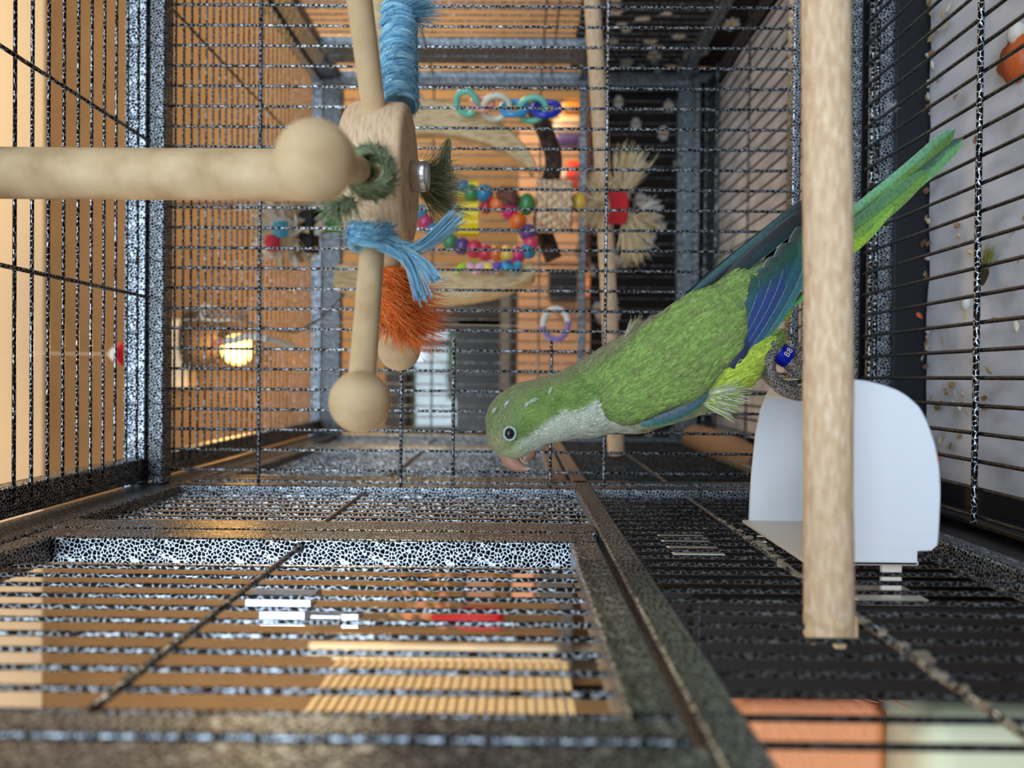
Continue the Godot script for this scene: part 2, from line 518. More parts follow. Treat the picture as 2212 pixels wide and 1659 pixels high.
func build_room():
	var yf = -1.1
	var yc = 1.357
	var x0 = -2.3
	var x1 = 2.0
	var zf = -2.2
	var zn = 2.2
	slab("floor", Vector3(x0 - 0.1, yf - 0.1, zf - 0.12), Vector3(x1 + 0.1, yf, zn + 0.12), M.floor_wood, "brown wooden floor of the room under the cage", "floor")
	slab("ceiling", Vector3(x0 - 0.1, yc, zf - 0.12), Vector3(x1 + 0.1, yc + 0.1, zn + 0.12), M.ceiling_paint, "cream ceiling seen above the ochre wall through the cage roof", "ceiling")
	# far wall with the small bright window, near wall with the large window behind the camera
	var wx0 = -0.155
	var wx1 = 0.145
	var wy0 = 0.055
	var wy1 = 0.315
	wall_with_opening("wall_far", zf, zf - 0.12, x0, x1, yf, yc, wx0, wx1, wy0, wy1, M.ochre_paint, "ochre painted far wall behind the cage, with a small window")
	wall_with_opening("wall_near", zn, zn + 0.12, x0, x1, yf, yc, -1.3, 1.3, 0.28, 1.32, M.cream_paint, "cream wall behind the viewer with a wide window")
	side_wall("wall_left", x0 - 0.1, x0, zf, zn, yf, yc, -2.1, -0.8, M.cream_paint, "cream wall with a window on the left side of the room")
	side_wall("wall_right", x1, x1 + 0.1, zf, zn, yf, yc, 0.7, 2.0, M.panel_wood, "dark wood-panelled wall with a window on the right side of the room")
	# window in the far wall: dark frame, one pane, a mullion-less sash
	var w = group_node("window_1", self)
	tag(w, "small bright window in the far wall, garden green behind it", "window", "", "structure")
	var mb = MB.new()
	var zz = zf + 0.02
	box(mb, Vector3(wx0 - 0.02, 0.17, zz), Vector3(0.05, 0.40, 0.05), 0.003)
	box(mb, Vector3(wx1 + 0.045, 0.17, zz), Vector3(0.10, 0.40, 0.05), 0.003)
	box(mb, Vector3(0.0, wy1 + 0.025, zz), Vector3(0.42, 0.06, 0.05), 0.003)
	part("window_frame", mb.mesh(), M.dark_wood, w)
	mb = MB.new()
	box(mb, Vector3(0.0, 0.1, zf + 0.03), Vector3(0.34, 0.14, 0.03), 0.004)
	box(mb, Vector3(0.095, 0.24, zf + 0.02), Vector3(0.012, 0.16, 0.03), 0.003)
	part("lower_panel", mb.mesh(), M.black_lacquer, w)
	mb = MB.new()
	box(mb, Vector3((wx0 + wx1) * 0.5, (wy0 + wy1) * 0.5, zf - 0.06), Vector3(wx1 - wx0, wy1 - wy0, 0.004), 0.0002)
	part("pane", mb.mesh(), M.window_glass, w)
	# the garden outside it
	mb = MB.new()
	for i in 420:
		var p = Vector3(rng.randf_range(-1.6, 1.6), rng.randf_range(-0.9, 0.95), -5.2 + rng.randf_range(-0.5, 0.5))
		ball(mb, p, rng.randf_range(0.10, 0.22), Color.WHITE, 8)
	var hg = part("hedge", mb.mesh(), M.hedge, self)
	tag(hg, "green garden hedge outside the small far window", "hedge")
	slab("ground", Vector3(-6, yf - 0.5, -9), Vector3(6, yf - 0.4, zf - 0.2), M.lawn, "lawn outside the far window", "lawn")
	# the near window, behind the viewer
	var w2 = group_node("window_2", self)
	tag(w2, "wide daylight window behind the viewer", "window", "", "structure")
	mb = MB.new()
	for x in [-1.3, 0.0, 1.3]:
		box(mb, Vector3(x, 0.80, zn + 0.03), Vector3(0.05, 1.06, 0.06), 0.003)
	for y in [0.28, 1.32]:
		box(mb, Vector3(0.0, y, zn + 0.03), Vector3(2.65, 0.05, 0.06), 0.003)
	part("window_frame", mb.mesh(), M.shade_cream, w2)
	for k in 2:
		mb = MB.new()
		box(mb, Vector3(-0.65 + k * 1.3, 0.80, zn + 0.06), Vector3(1.26, 1.01, 0.004), 0.0002)
		part("pane", mb.mesh(), M.window_glass, w2)
	for q in [[-2.33, -2.1, -0.8, "window_3", "daylight window in the left wall"], [2.03, 0.7, 2.0, "window_4", "daylight window in the right wall"]]:
		var w3 = group_node(q[3], self)
		tag(w3, q[4], "window", "", "structure")
		mb = MB.new()
		for z in [q[1], (q[1] + q[2]) * 0.5, q[2]]: box(mb, Vector3(q[0], 0.3, z), Vector3(0.05, 1.5, 0.05), 0.003)
		for y in [-0.45, 1.05]: box(mb, Vector3(q[0], y, (q[1] + q[2]) * 0.5), Vector3(0.05, 0.05, q[2] - q[1]), 0.003)
		part("window_frame", mb.mesh(), M.shade_cream, w3)
		part("pane", box_mesh(Vector3(q[0], 0.3, (q[1] + q[2]) * 0.5), Vector3(0.004, 1.48, q[2] - q[1] - 0.03), 0.0002), M.window_glass, w3)
	# the warm pendant lamps, out of view, added for their light on ceiling and walls
	for q in [[Vector3(0.95, 0.36, -1.55), "unseen warm glowing globe pendant lamp beyond the right side of the cage"], [Vector3(-1.25, 0.50, -1.35), "unseen added warm globe pendant lamp over the slatted blind on the left"]]:
		var lamp = thing("unseen_pendant_lamp", q[1], "lamp")
		var g: Vector3 = q[0]
		mb = MB.new()
		lathe(mb, Vector3(g.x, 1.355, g.z), Vector3.DOWN, [Vector2(0.0, 0.0), Vector2(0.05, 0.001), Vector2(0.045, 0.02), Vector2(0.0, 0.022)], 24)
		part("ceiling_rose", mb.mesh(), M.brushed_steel, lamp)
		mb = MB.new()
		sweep(mb, [Vector3(g.x, 1.34, g.z), Vector3(g.x, g.y + 0.10, g.z)], 0.003, 8)
		part("rod", mb.mesh(), M.brushed_steel, lamp)
		mb = MB.new()
		ball(mb, g, 0.11, Color.WHITE, 28)
		part("bulb_globe", mb.mesh(), M.lamp_dome_glow, lamp)

# ---------------------------------------------------------------- the cage
const XI := -0.0864        # inner face of the left side
const XO := -0.1010
const XW := -0.0934        # its wires
const XR := 0.434          # inner face of the right side
const DD := 0.613          # wires of the divider
const DF := 1.134          # wires of the far end
const YR := 0.2895         # wires of the roof
const YG := -0.266         # wires of the grates
const PITCH := 0.016
var wire_cache := {}
var wire_count := 0

func tube(parent: Node, a: Vector3, b: Vector3, called := "frame_tube"):
	var mb = MB.new()
	box(mb, (a + b) * 0.5, (b - a).abs(), 0.0016)
	return part(called, mb.mesh(), M.hammered_enamel, parent)

func wire(parent: Node, a: Vector3, b: Vector3, r := 0.00115, m: Material = null, called := "wire"):
	var d = b - a
	var ax = 0 if abs(d.x) > abs(d.y) and abs(d.x) > abs(d.z) else (1 if abs(d.y) > abs(d.z) else 2)
	wire_count += 1
	var off = float(wire_count * 7 % 9)          # nine variants of the enamel along the wires
	var key = [ax, roundi(d.length() * 1e4), roundi(r * 1e6), off]
	if not wire_cache.has(key):
		var mb = MB.new()
		var e = Vector3.ZERO
		e[ax] = d.length() * 0.5
		sweep(mb, [-e, e], r, 8, true)
		for i in mb.uv.size(): mb.uv[i] += Vector2(off * 1.37, off * 0.113)
		wire_cache[key] = mb.mesh()
	return part(called, wire_cache[key], m if m else M.hammered_wire, parent, "", (a + b) * 0.5)

func build_cage():
	var cage = thing("bird_cage", "large double wire bird cage in black and silver hammered enamel, all round the parrot", "cage")
	var T = 0.015
	# --- divider between the two halves
	var dv = group_node("divider_panel", cage)
	tube(dv, Vector3(XI, 0.2757, -0.600), Vector3(XR, 0.2885, -0.616), "top_rail")
	tube(dv, Vector3(XI, -0.2194, -0.6055), Vector3(XR, -0.2122, -0.619), "bottom_rail")
	for k in range(-8, 24):
		var x = 0.2926 - PITCH * k
		wire(dv, Vector3(x, -0.2155, -DD), Vector3(x, 0.280, -DD))
	for y in [0.2048, -0.0687]:
		wire(dv, Vector3(XI, y, -DD + 0.0022), Vector3(XR, y, -DD + 0.0022), 0.0013, null, "crossbar")
	wire(dv, Vector3(XI, 0.0918, -DD + 0.0024), Vector3(0.006, 0.0918, -DD + 0.0024), 0.0014, null, "crossbar")
	wire(dv, Vector3(XI, 0.0506, -DD + 0.0024), Vector3(0.0319, 0.0506, -DD + 0.0024), 0.0014, null, "crossbar")
	wire(dv, Vector3(XI, -0.0264, -DD + 0.0024), Vector3(0.0293, -0.0264, -DD + 0.0024), 0.0014, null, "crossbar")
	# --- frame: posts, roof rails, base rails
	var fr = group_node("frame", cage)
	tube(fr, Vector3(XI - 0.0115, -0.30, -0.603), Vector3(XI, 0.31, -0.619), "corner_post")
	tube(fr, Vector3(-0.086, 0.2900, -0.600), Vector3(XR, 0.3078, -0.617), "roof_rail")
	tube(fr, Vector3(-0.0838, 0.2905, -1.145), Vector3(-0.0655, 0.3055, -0.12), "roof_rail")
	tube(fr, Vector3(XR - 0.004, 0.2905, -1.145), Vector3(XR + 0.015, 0.3055, -0.12), "roof_rail")
	tube(fr, Vector3(-0.086, 0.2900, -1.134), Vector3(XR, 0.3060, -1.150), "roof_rail")
	tube(fr, Vector3(-0.086, -0.2645, -0.600), Vector3(XR, -0.2200, -0.6045), "base_rail")
	tube(fr, Vector3(-0.086, -0.2925, -0.603), Vector3(XR, -0.2755, -0.617), "base_rail")
	for x in [-0.1, XR]:
		for z in [-0.135, -1.15]:
			tube(fr, Vector3(x, -1.09, z), Vector3(x + 0.0145, 0.31, z + 0.0145), "corner_post")
	tube(fr, Vector3(XR, -0.30, -0.603), Vector3(XR + 0.0145, 0.31, -0.619), "corner_post")
	tube(fr, Vector3(XR, -0.245, -1.134), Vector3(XR + 0.0145, -0.231, -0.12), "base_rail")
	tube(fr, Vector3(-0.086, -0.2645, -1.134), Vector3(XR, -0.231, -1.149), "base_rail")
	part("base_skirt", box_mesh(Vector3(-0.0975, -0.290, -0.37), Vector3(0.004, 0.095, 0.47), 0.0008), M.tray_plastic, fr)
	# --- roof
	var rf = group_node("roof_panel", cage)
	for i in range(1, 64):
		var d = 0.62 - 0.016 * i if i < 26 else 0.62 + 0.016 * (i - 25)
		if d > 1.13 or d < 0.2: continue
		wire(rf, Vector3(-0.075, YR + 0.001, -d), Vector3(XR + 0.005, YR + 0.001, -d), 0.0011)
	for x in [0.0598, 0.181, 0.302]:
		wire(rf, Vector3(x, YR - 0.0012, -0.602), Vector3(x, YR - 0.0012, -0.13), 0.0014, null, "crossbar")
		if x > 0.2:
			wire(rf, Vector3(x, YR - 0.0012, -1.136), Vector3(x, YR - 0.0012, -0.615), 0.0014, null, "crossbar")
	# --- left side of each half: a fixed frame with a door in it
	for half in 2:
		var d1 = 0.605 if half == 0 else 1.134
		var d0 = 0.137 if half == 0 else 0.62
		var sp = group_node("side_panel", cage)
		tube(sp, Vector3(XO, 0.2635, -d1), Vector3(XI, 0.2985, -d0), "top_rail")
		tube(sp, Vector3(XO, -0.0600, -d1), Vector3(XI, -0.0462, -d0), "middle_rail")
		tube(sp, Vector3(XO, -0.2450, -d1), Vector3(XI, -0.2310, -d0), "bottom_rail")
		var s0 = 0.457 if half == 0 else 0.98
		var s1 = 0.4315 if half == 0 else 0.955
		tube(sp, Vector3(XO, -0.046, -s0), Vector3(XI, 0.264, -s1), "stile")
		if half == 0:
			tube(sp, Vector3(XO, -0.046, -0.1815), Vector3(XI, 0.264, -0.165), "stile")
			tube(sp, Vector3(XO, -0.245, -0.150), Vector3(XI, -0.046, -0.1355), "stile")
		else:
			tube(sp, Vector3(XO, -0.245, -0.65), Vector3(XI, 0.264, -0.636), "stile")
		var e = s0
		var n = 0
		var dw = d1 - 0.008
		while dw > s0 + 0.004:
			wire(sp, Vector3(XW, -0.048, -dw), Vector3(XW, 0.266, -dw))
			dw -= PITCH
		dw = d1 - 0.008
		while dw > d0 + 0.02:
			wire(sp, Vector3(XW, -0.233, -dw), Vector3(XW, -0.058, -dw), 0.00115, M.shaded_grimy_wire)
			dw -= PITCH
		wire(sp, Vector3(XW + 0.002, 0.119, -d1), Vector3(XW + 0.002, 0.119, -s0 + 0.005), 0.0014, null, "crossbar")
		wire(sp, Vector3(XW + 0.002, -0.132, -d1), Vector3(XW + 0.002, -0.132, -d0), 0.0014, null, "crossbar")
		# the door
		var dr = group_node("access_door", cage)
		var q0 = 0.4295 if half == 0 else 0.952
		var q1 = 0.1845 if half == 0 else 0.655
		tube(dr, Vector3(XO, -0.0435, -q0), Vector3(XI, 0.260, -q0 + 0.0235), "stile")
		tube(dr, Vector3(XO, -0.0435, -q1 - 0.0125), Vector3(XI, 0.260, -q1), "stile")
		tube(dr, Vector3(XO, -0.0435, -q0 + 0.0235), Vector3(XI, -0.0285, -q1 - 0.0125), "bottom_rail")
		tube(dr, Vector3(XO, 0.245, -q0 + 0.0235), Vector3(XI, 0.260, -q1 - 0.0125), "top_rail")
		for k in range(-1, 30):
			var y0px = 0.3553 - 0.016 * k if half == 0 else q0 - 0.034 - 0.016 * k
			if y0px < q1 + 0.014 or y0px > q0 - 0.026: continue
			wire(dr, Vector3(XW, -0.030, -y0px), Vector3(XW, 0.247, -y0px))
		wire(dr, Vector3(XW + 0.0024, 0.1145, -q0 + 0.012), Vector3(XW + 0.0024, 0.1145, -q1 - 0.006), 0.0015, null, "crossbar")
		var wb = MB.new()
		ball(wb, Vector3(XW + 0.0024, 0.1145, -q0 + 0.0240), 0.0030, Color.WHITE, 12)
		part("weld_bead", wb.mesh(), M.hammered_enamel, dr)
		if half == 0:
			# chrome door latch on the outside
			var mb = MB.new()
			box(mb, Vector3(-0.1135, 0.118, -0.392), Vector3(0.006, 0.034, 0.020), 0.001)
			box(mb, Vector3(-0.1200, 0.115, -0.386), Vector3(0.008, 0.024, 0.014), 0.001)
			var lt = part("latch", mb.mesh(), M.brushed_steel, dr, "bright steel door latch")
			mb = MB.new()
			sweep(mb, [Vector3(-0.121, 0.104, -0.386), Vector3(-0.121, 0.088, -0.386), Vector3(-0.118, 0.084, -0.386)], 0.0022, 8)
			part("bolt", mb.mesh(), M.chrome, lt)
			mb = MB.new()
			box(mb, Vector3(-0.1215, 0.082, -0.386), Vector3(0.008, 0.010, 0.010), 0.001)
			part("catch", mb.mesh(), M.brushed_steel, lt)
	# --- far end
	var fe = group_node("end_panel", cage)
	tube(fe, Vector3(XI, 0.2600, -1.130), Vector3(XR, 0.2880, -1.146), "top_rail")
	tube(fe, Vector3(XI, -0.0985, -1.130), Vector3(XR, -0.0870, -1.142), "middle_rail")
	tube(fe, Vector3(XI - 0.012, -0.25, -1.128), Vector3(XI, 0.29, -1.142), "stile")
	tube(fe, Vector3(XR - 0.010, -0.25, -1.126), Vector3(XR, 0.29, -1.142), "stile")
	for k in range(-8, 24):
		var x = 0.2926 - PITCH * k
		wire(fe, Vector3(x, -0.24, -DF), Vector3(x, 0.265, -DF))
	for y in [0.126, -0.030]:
		wire(fe, Vector3(XI, y, -DF + 0.002), Vector3(XR, y, -DF + 0.002), 0.0014, null, "crossbar")
	# --- right side of the far half
	var rs = group_node("side_panel", cage)
	tube(rs, Vector3(XR, 0.2635, -1.134), Vector3(XR + 0.0145, 0.2900, -0.62), "top_rail")
	tube(rs, Vector3(XR, -0.0985, -1.134), Vector3(XR + 0.0145, -0.0850, -0.62), "middle_rail")
	for z in [-1.075, -1.045]:
		tube(rs, Vector3(XR, -0.09, z), Vector3(XR + 0.0145, 0.27, z + 0.024), "stile")
	var d = 1.134 - 0.012
	while d > 0.64:
		wire(rs, Vector3(XR + 0.007, -0.24, -d), Vector3(XR + 0.007, 0.27, -d))
		d -= PITCH
	for y in [0.126, -0.030, -0.045]:
		wire(rs, Vector3(XR + 0.005, y, -1.13), Vector3(XR + 0.005, y, -0.62), 0.0014, null, "crossbar")

func build_grates_and_trays():
	for half in 2:
		var z1 = -0.598 if half == 0 else -1.128
		var z0 = -0.14 if half == 0 else -0.622
		var where = "near half of the cage, above the seed-strewn paper" if half == 0 else "far half of the cage, seen through the divider"
		var g = thing("floor_grate", "removable dark wire floor grate in the " + where, "floor grate", "")
		var k = 0
		var x = -0.078
		while x < XR - 0.004:
			wire(g, Vector3(x, YG, z1), Vector3(x, YG, z0), 0.0012, M.grate_wire)
			x += PITCH
			k += 1
		for d in ([0.594, 0.585, 0.446, 0.30] if half == 0 else [0.632, 0.777, 0.912, 1.06, 1.12]):
			wire(g, Vector3(-0.082, YG + (-0.0028 if d > 0.5 else 0.0028), -d), Vector3(XR - 0.002, YG + (-0.0028 if d > 0.5 else 0.0028), -d), 0.0018, M.hammered_wire, "crossbar")
		# black pull-out tray
		var t = thing("litter_tray", "black plastic pull-out tray under the " + ("near grate, holding grey paper" if half == 0 else "far grate, holding pale paper"), "tray")
		var zb = -0.6025 if half == 0 else -1.132
		var zf2 = -0.13 if half == 0 else -0.622
		var yb = -0.317 if half == 0 else -0.292
		var yt = -0.2892 if half == 0 else -0.2720
		var mb = MB.new()
		box(mb, Vector3((-0.092 + XR) * 0.5, yb - 0.002, (zb + zf2) * 0.5), Vector3(XR + 0.092, 0.004, zf2 - zb), 0.001)
		part("base", mb.mesh(), M.tray_plastic, t)
		for s in [[Vector3(-0.092, yb, zb), Vector3(XR, yt, zb + 0.004)], [Vector3(-0.092, yb, zf2 - 0.004), Vector3(XR, yt, zf2)], [Vector3(-0.092, yb, zb), Vector3(-0.088, yt, zf2)], [Vector3(XR - 0.004, yb, zb), Vector3(XR, yt, zf2)]]:
			part("side", box_mesh((s[0] + s[1]) * 0.5, s[1] - s[0], 0.001), M.tray_plastic, t)
		# crinkled paper lining
		mb = MB.new()
		var px0 = -0.072
		var nx = 60
		var nz = 60
		var za = zb + 0.006
		var fn = FastNoiseLite.new()
		fn.seed = 40 + half
		fn.frequency = 9.0
		for j in nz + 1:
			for i in nx + 1:
				var xx = lerp(px0, XR - 0.008, float(i) / nx)
				var zz = lerp(za, zf2 - 0.006, float(j) / nz)
				var h = fn.get_noise_2d(xx * 2.2, zz * 0.55) * 0.0024 + fn.get_noise_2d(xx * 5.0 + 9.0, zz * 2.0) * 0.0007
				mb.vert(Vector3(xx, yb + 0.0028 + h, zz), Vector3.UP, Color.WHITE, Vector2(xx, zz))
		for j in nz:
			for i in nx:
				var a = j * (nx + 1) + i
				mb.quad(a, a + 1, a + nx + 2, a + nx + 1)
		for j in nz + 1:
			for i in nx + 1:
				var a = j * (nx + 1) + i
				var l = mb.v[a - 1] if i > 0 else mb.v[a]
				var r = mb.v[a + 1] if i < nx else mb.v[a]
				var u = mb.v[a - nx - 1] if j > 0 else mb.v[a]
				var b = mb.v[a + nx + 1] if j < nz else mb.v[a]
				mb.n[a] = (b - u).cross(r - l).normalized()
		var p = part("tray_paper", mb.mesh(), M.paper, self)
		tag(p, "crinkled grey paper lining the " + ("near tray, scattered with seed husks" if half == 0 else "far tray, seen through the divider bars"), "paper")

# ---------------------------------------------------------------- perch, cup
func build_front_things():
	# the long round perch across the near half
	var a = P(1791.5, 1367, 0.292)
	var b = P(1784, -160, 0.300)
	var pr = thing("perch", "thick round pale wooden perch running the whole width in front of the white cup", "perch")
	var mb = MB.new()
	var ax = (b - a).normalized()
	var L = a.distance_to(b)
	# built along x so that the grain runs along it
	var r = 0.00895
	var pts = []
	var rad = []
	for i in 41:
		var t = float(i) / 40
		pts.append(Vector3(t * L, sin(t * 9.0) * 0.0002, 0))
		rad.append(r * (1.0 + 0.012 * sin(t * 23.0) + 0.008 * sin(t * 61.0)))
	sweep(mb, pts, rad, 40, true)
	var zc = ax.cross(Vector3.UP).normalized()
	var bs = Basis(ax, zc.cross(ax).normalized(), zc)
	var body = part("dowel", mb.mesh(), M.perch_wood, pr)
	body.transform = Transform3D(bs, a)
	# notched end that grips the side wires
	mb = MB.new()
	for k in 5:
		var an = TAU * k / 5.0 + 0.35
		var o = bs.y * cos(an) + bs.z * sin(an)
		box(mb, a + ax * 0.0022 + o * 0.0086, Vector3(0.0105, 0.0044, 0.0026), 0.0006, Basis(ax, o.cross(ax).normalized(), o))
	part("notched_end", mb.mesh(), M.dowel_wood, pr)

	# white feeding cup hooked on the left side
	var cup = thing("feeding_cup", "white plastic scoop-shaped feeding cup hung on the left side wires under the parrot", "cup")
	var d0 = 0.3705
	var d1 = 0.4766
	var prof = [Vector2(-0.0885, -0.1425), Vector2(-0.060, -0.1438), Vector2(-0.033, -0.1462), Vector2(-0.018, -0.1492), Vector2(-0.0095, -0.1525), Vector2(-0.003, -0.1570), Vector2(0.0005, -0.1615), Vector2(0.0000, -0.1668), Vector2(-0.0018, -0.1745), Vector2(-0.0042, -0.1815), Vector2(-0.0075, -0.1870), Vector2(-0.0125, -0.1924), Vector2(-0.0195, -0.1962), Vector2(-0.0300, -0.2000), Vector2(-0.0410, -0.2022), Vector2(-0.0540, -0.2030), Vector2(-0.0740, -0.2024), Vector2(-0.0790, -0.2018), Vector2(-0.0815, -0.1990), Vector2(-0.0818, -0.1925), Vector2(-0.0885, -0.1925)]
	var poly = PackedVector2Array(prof)
	for s in 2:
		mb = MB.new()
		var z = -d0 - 0.0013 if s == 0 else -d1 + 0.0013
		prism(mb, poly, 0.0026, Transform3D(Basis(), Vector3(0, 0, z)), Color.WHITE, 0.0008)
		part("front_wall" if s == 0 else "back_wall", mb.mesh(), M.white_plastic, cup)
	# curved floor and right wall, swept between the two, with its rounded lip
	mb = MB.new()
	var strip = []
	for i in range(4, 18): strip.append(prof[i])
	var sm = []
	for i in strip.size(): sm.append(Vector3(strip[i].x, strip[i].y, 0))
	sm = spline(sm, 5)
	var th = 0.0024
	var rows = []
	for i in sm.size():
		var t = (sm[min(i + 1, sm.size() - 1)] - sm[max(i - 1, 0)]).normalized()
		var nn = Vector3(-t.y, t.x, 0)
		if nn.dot(Vector3(-0.045, -0.165, 0) - sm[i]) > 0: nn = -nn
		rows.append([sm[i], nn])
	for side in 2:
		var base = mb.v.size()
		for i in rows.size():
			for e in 2:
				var z = lerp(-d0 - 0.0005, -d1 + 0.0005, float(e))
				var q = rows[i][0] + (Vector3.ZERO if side == 0 else rows[i][1] * -th)
				mb.vert(Vector3(q.x, q.y, z), rows[i][1] * (1.0 if side == 0 else -1.0))
		for i in rows.size() - 1:
			mb.quad(base + i * 2, base + i * 2 + 1, base + i * 2 + 3, base + i * 2 + 2)
	part("curved_wall", mb.mesh(), M.white_plastic, cup)
	mb = MB.new()
	sweep(mb, [rows[0][0] - rows[0][1] * th * 0.5 + Vector3(0, 0, -d0), rows[0][0] - rows[0][1] * th * 0.5 + Vector3(0, 0, -d1)], th * 0.55, 10)
	part("lip", mb.mesh(), M.white_plastic, cup)
	mb = MB.new()
	box(mb, Vector3(-0.0875, -0.166, -(d0 + d1) * 0.5), Vector3(0.0022, 0.054, d1 - d0), 0.0006)
	part("side_wall", mb.mesh(), M.cream_plastic, cup)
	for q in [[Vector3(-0.1055, -0.180, -0.385), Vector3(0.003, 0.034, 0.036)], [Vector3(-0.1055, -0.110, -0.49), Vector3(0.003, 0.030, 0.06)], [Vector3(-0.0965, -0.1815, -0.3745), Vector3(0.018, 0.010, 0.003)], [Vector3(-0.0965, -0.150, -0.472), Vector3(0.018, 0.006, 0.003)]]:
		part("outer_flange", box_mesh(q[0], q[1], 0.0008), M.cream_plastic, cup)

# ---------------------------------------------------------------- the wooden spoke toy
func build_hub_toy():
	var t = thing("spoke_toy", "hanging wooden spoke toy with ball-tipped pegs tied with blue, green and orange yarn", "toy")
	var c = Vector3(0.1035, 0.0716, -0.40)
	var mb = MB.new()
	lathe(mb, c, Vector3.UP, [Vector2(0.0, -0.0155), Vector2(0.020, -0.0155), Vector2(0.0315, -0.0155), Vector2(0.0325, -0.0155), Vector2(0.0345, -0.0148), Vector2(0.0360, -0.0125), Vector2(0.0360, 0.0095), Vector2(0.0345, 0.0135), Vector2(0.0310, 0.0160), Vector2(0.0, 0.0162)], 48)
	part("hub", mb.mesh(), M.hub_wood, t)
	mb = MB.new()
	sweep(mb, [c + Vector3(0, 0.016, 0), Vector3(c.x, 0.2870, c.z)], 0.0131, 32)
	var up = part("upright_dowel", mb.mesh(), M.dowel_wood, t)
	mb = MB.new()
	lathe(mb, c + Vector3(0, -0.0155, 0), Vector3.DOWN, [Vector2(0.0, -0.001), Vector2(0.0079, -0.001), Vector2(0.0080, 0.0070), Vector2(0.0074, 0.0090), Vector2(0.0055, 0.0095), Vector2(0.0, 0.0095)], 28)
	part("bolt_head", mb.mesh(), M.chrome, t, "shiny steel bolt head")
	# pegs: [ball centre, ball radius, peg radius at hub]
	var R = 0.0131
	var pegs = [
		[P(682, 346, 0.2513), R, 0.0062], [P(778, 868, 0.3257), R, 0.0059], [P(862, 755, 0.4743), R, 0.0057],
		[c + Vector3(0.036, -0.002, -0.15), R, 0.0057], [P(818, -22, 0.452), R, 0.0057], [P(752, -190, 0.33), R, 0.0059]]
	for g in pegs:
		var dir = (Vector3(g[0].x, 0, g[0].z) - Vector3(c.x, 0, c.z)).normalized()
		var root = c + dir * 0.028
		mb = MB.new()
		sweep(mb, [root, g[0]], g[2], 24)
		var pg = part("peg", mb.mesh(), M.dowel_wood, t)
		mb = MB.new()
		ball(mb, g[0], g[1], Color.WHITE, 32, (g[0] - root).normalized())
		part("ball", mb.mesh(), M.dowel_wood, t)
	# yarns
	var blue = [Color8(138, 190, 214), Color8(116, 172, 202), Color8(158, 206, 224), Color8(104, 156, 188)]
	var green = [Color8(142, 154, 120), Color8(124, 136, 102), Color8(166, 176, 144), Color8(108, 120, 88)]
	var orange = [Color8(246, 136, 56), Color8(238, 118, 44), Color8(252, 160, 88), Color8(226, 100, 36)]
	# blue wrap round the peg that points away to the right
	var w0 = P(862, 232, 0.412)
	var w1 = P(858, 30, 0.448)
	mb = MB.new()
	var ax = (w1 - w0).normalized()
	var u = ax.cross(Vector3.UP).normalized()
	var vv = ax.cross(u)
	for strand in 5:
		var pts = []
		var rad = []
		var cols = []
		var turns = 15.0
		for i in 301:
			var q = i / 300.0
			var an = TAU * q * turns + strand * TAU / 5.0
			var rr = lerp(0.0084, 0.0100, q) + 0.0008 * sin(q * 47.0 + strand * 2.0) + 0.0005 * sin(q * 180.0 + strand)
			pts.append(w0.lerp(w1, clampf(q + 0.012 * sin(q * 31.0 + strand * 1.9), 0.0, 1.0)) + (u * cos(an) + vv * sin(an)) * rr)
			rad.append(0.00105 + 0.0003 * sin(i * 0.9 + strand))
			cols.append((blue[(i / 4 + strand) % 4] as Color).srgb_to_linear() * (0.85 + 0.3 * absf(sin(i * 0.37 + strand))))
		sweep(mb, pts, rad, 5, false, cols)
	sweep(mb, [w0, w1], 0.0083, 16, true, (blue[3] as Color).srgb_to_linear() * 0.6)
	var fz = []
	for i in 300:
		var an = rng.randf() * TAU
		fz.append(w0.lerp(w1, rng.randf()) + (u * cos(an) + vv * sin(an)) * 0.0105)
	for i in 800:
		var an = rng.randf() * TAU
		var o2 = u * cos(an) + vv * sin(an)
		fibres(mb, [w0.lerp(w1, rng.randf()) + o2 * 0.0104], (ax.cross(o2) * 1.0 + ax * 0.25 + o2 * 0.08), 1, 0.007, 0.25, 0.05, 0.00022, blue, 0.2, 4)
	fibres(mb, fz, u, 700, 0.006, 1.2, 0.1, 0.00012, blue, 0.5, 4)
	part("blue_yarn_wrap", mb.mesh(), M.fuzzy, t, "coiled blue yarn")
	mb = MB.new()
	fibres(mb, [w1 + vv * 0.004, w1], (P(930, 5, 0.44) - w1), 520, 0.022, 0.38, 0.4, 0.00022, blue, 0.5, 6)
	part("blue_yarn_tail", mb.mesh(), M.fuzzy, t, "frayed blue yarn end")
	# blue knot on the peg that points left
	mb = MB.new()
	var kc = P(800, 512, 0.362)
	for s in 9:
		var pts = []
		var ph = rng.randf() * TAU
		var tilt = Basis(Vector3(rng.randfn(), rng.randfn(), rng.randfn()).normalized(), rng.randf_range(-0.5, 0.5))
		for i in 25:
			var an = TAU * i / 24.0 + ph
			pts.append(kc + Vector3(rng.randf_range(-1, 1) * 0.0006 + s * 0.0009 - 0.004, 0, 0) + tilt * Vector3(0.001 * sin(an * 2.0), cos(an) * 0.0088, sin(an) * 0.0088))
		sweep(mb, pts, 0.0021, 5, false, (blue[s % 4] as Color).srgb_to_linear())
	for i in 900:
		var an = rng.randf() * TAU
		var o2 = Vector3(0, cos(an), sin(an))
		fibres(mb, [kc + Vector3(rng.randf_range(-0.005, 0.005), 0, 0) + o2 * 0.0098], Vector3(0.2, -sin(an), cos(an)) + o2 * 0.12, 1, 0.007, 0.35, 0.1, 0.0003, blue, 0.3, 4)
	part("blue_knot", mb.mesh(), M.fuzzy, t, "knotted blue yarn")
	mb = MB.new()
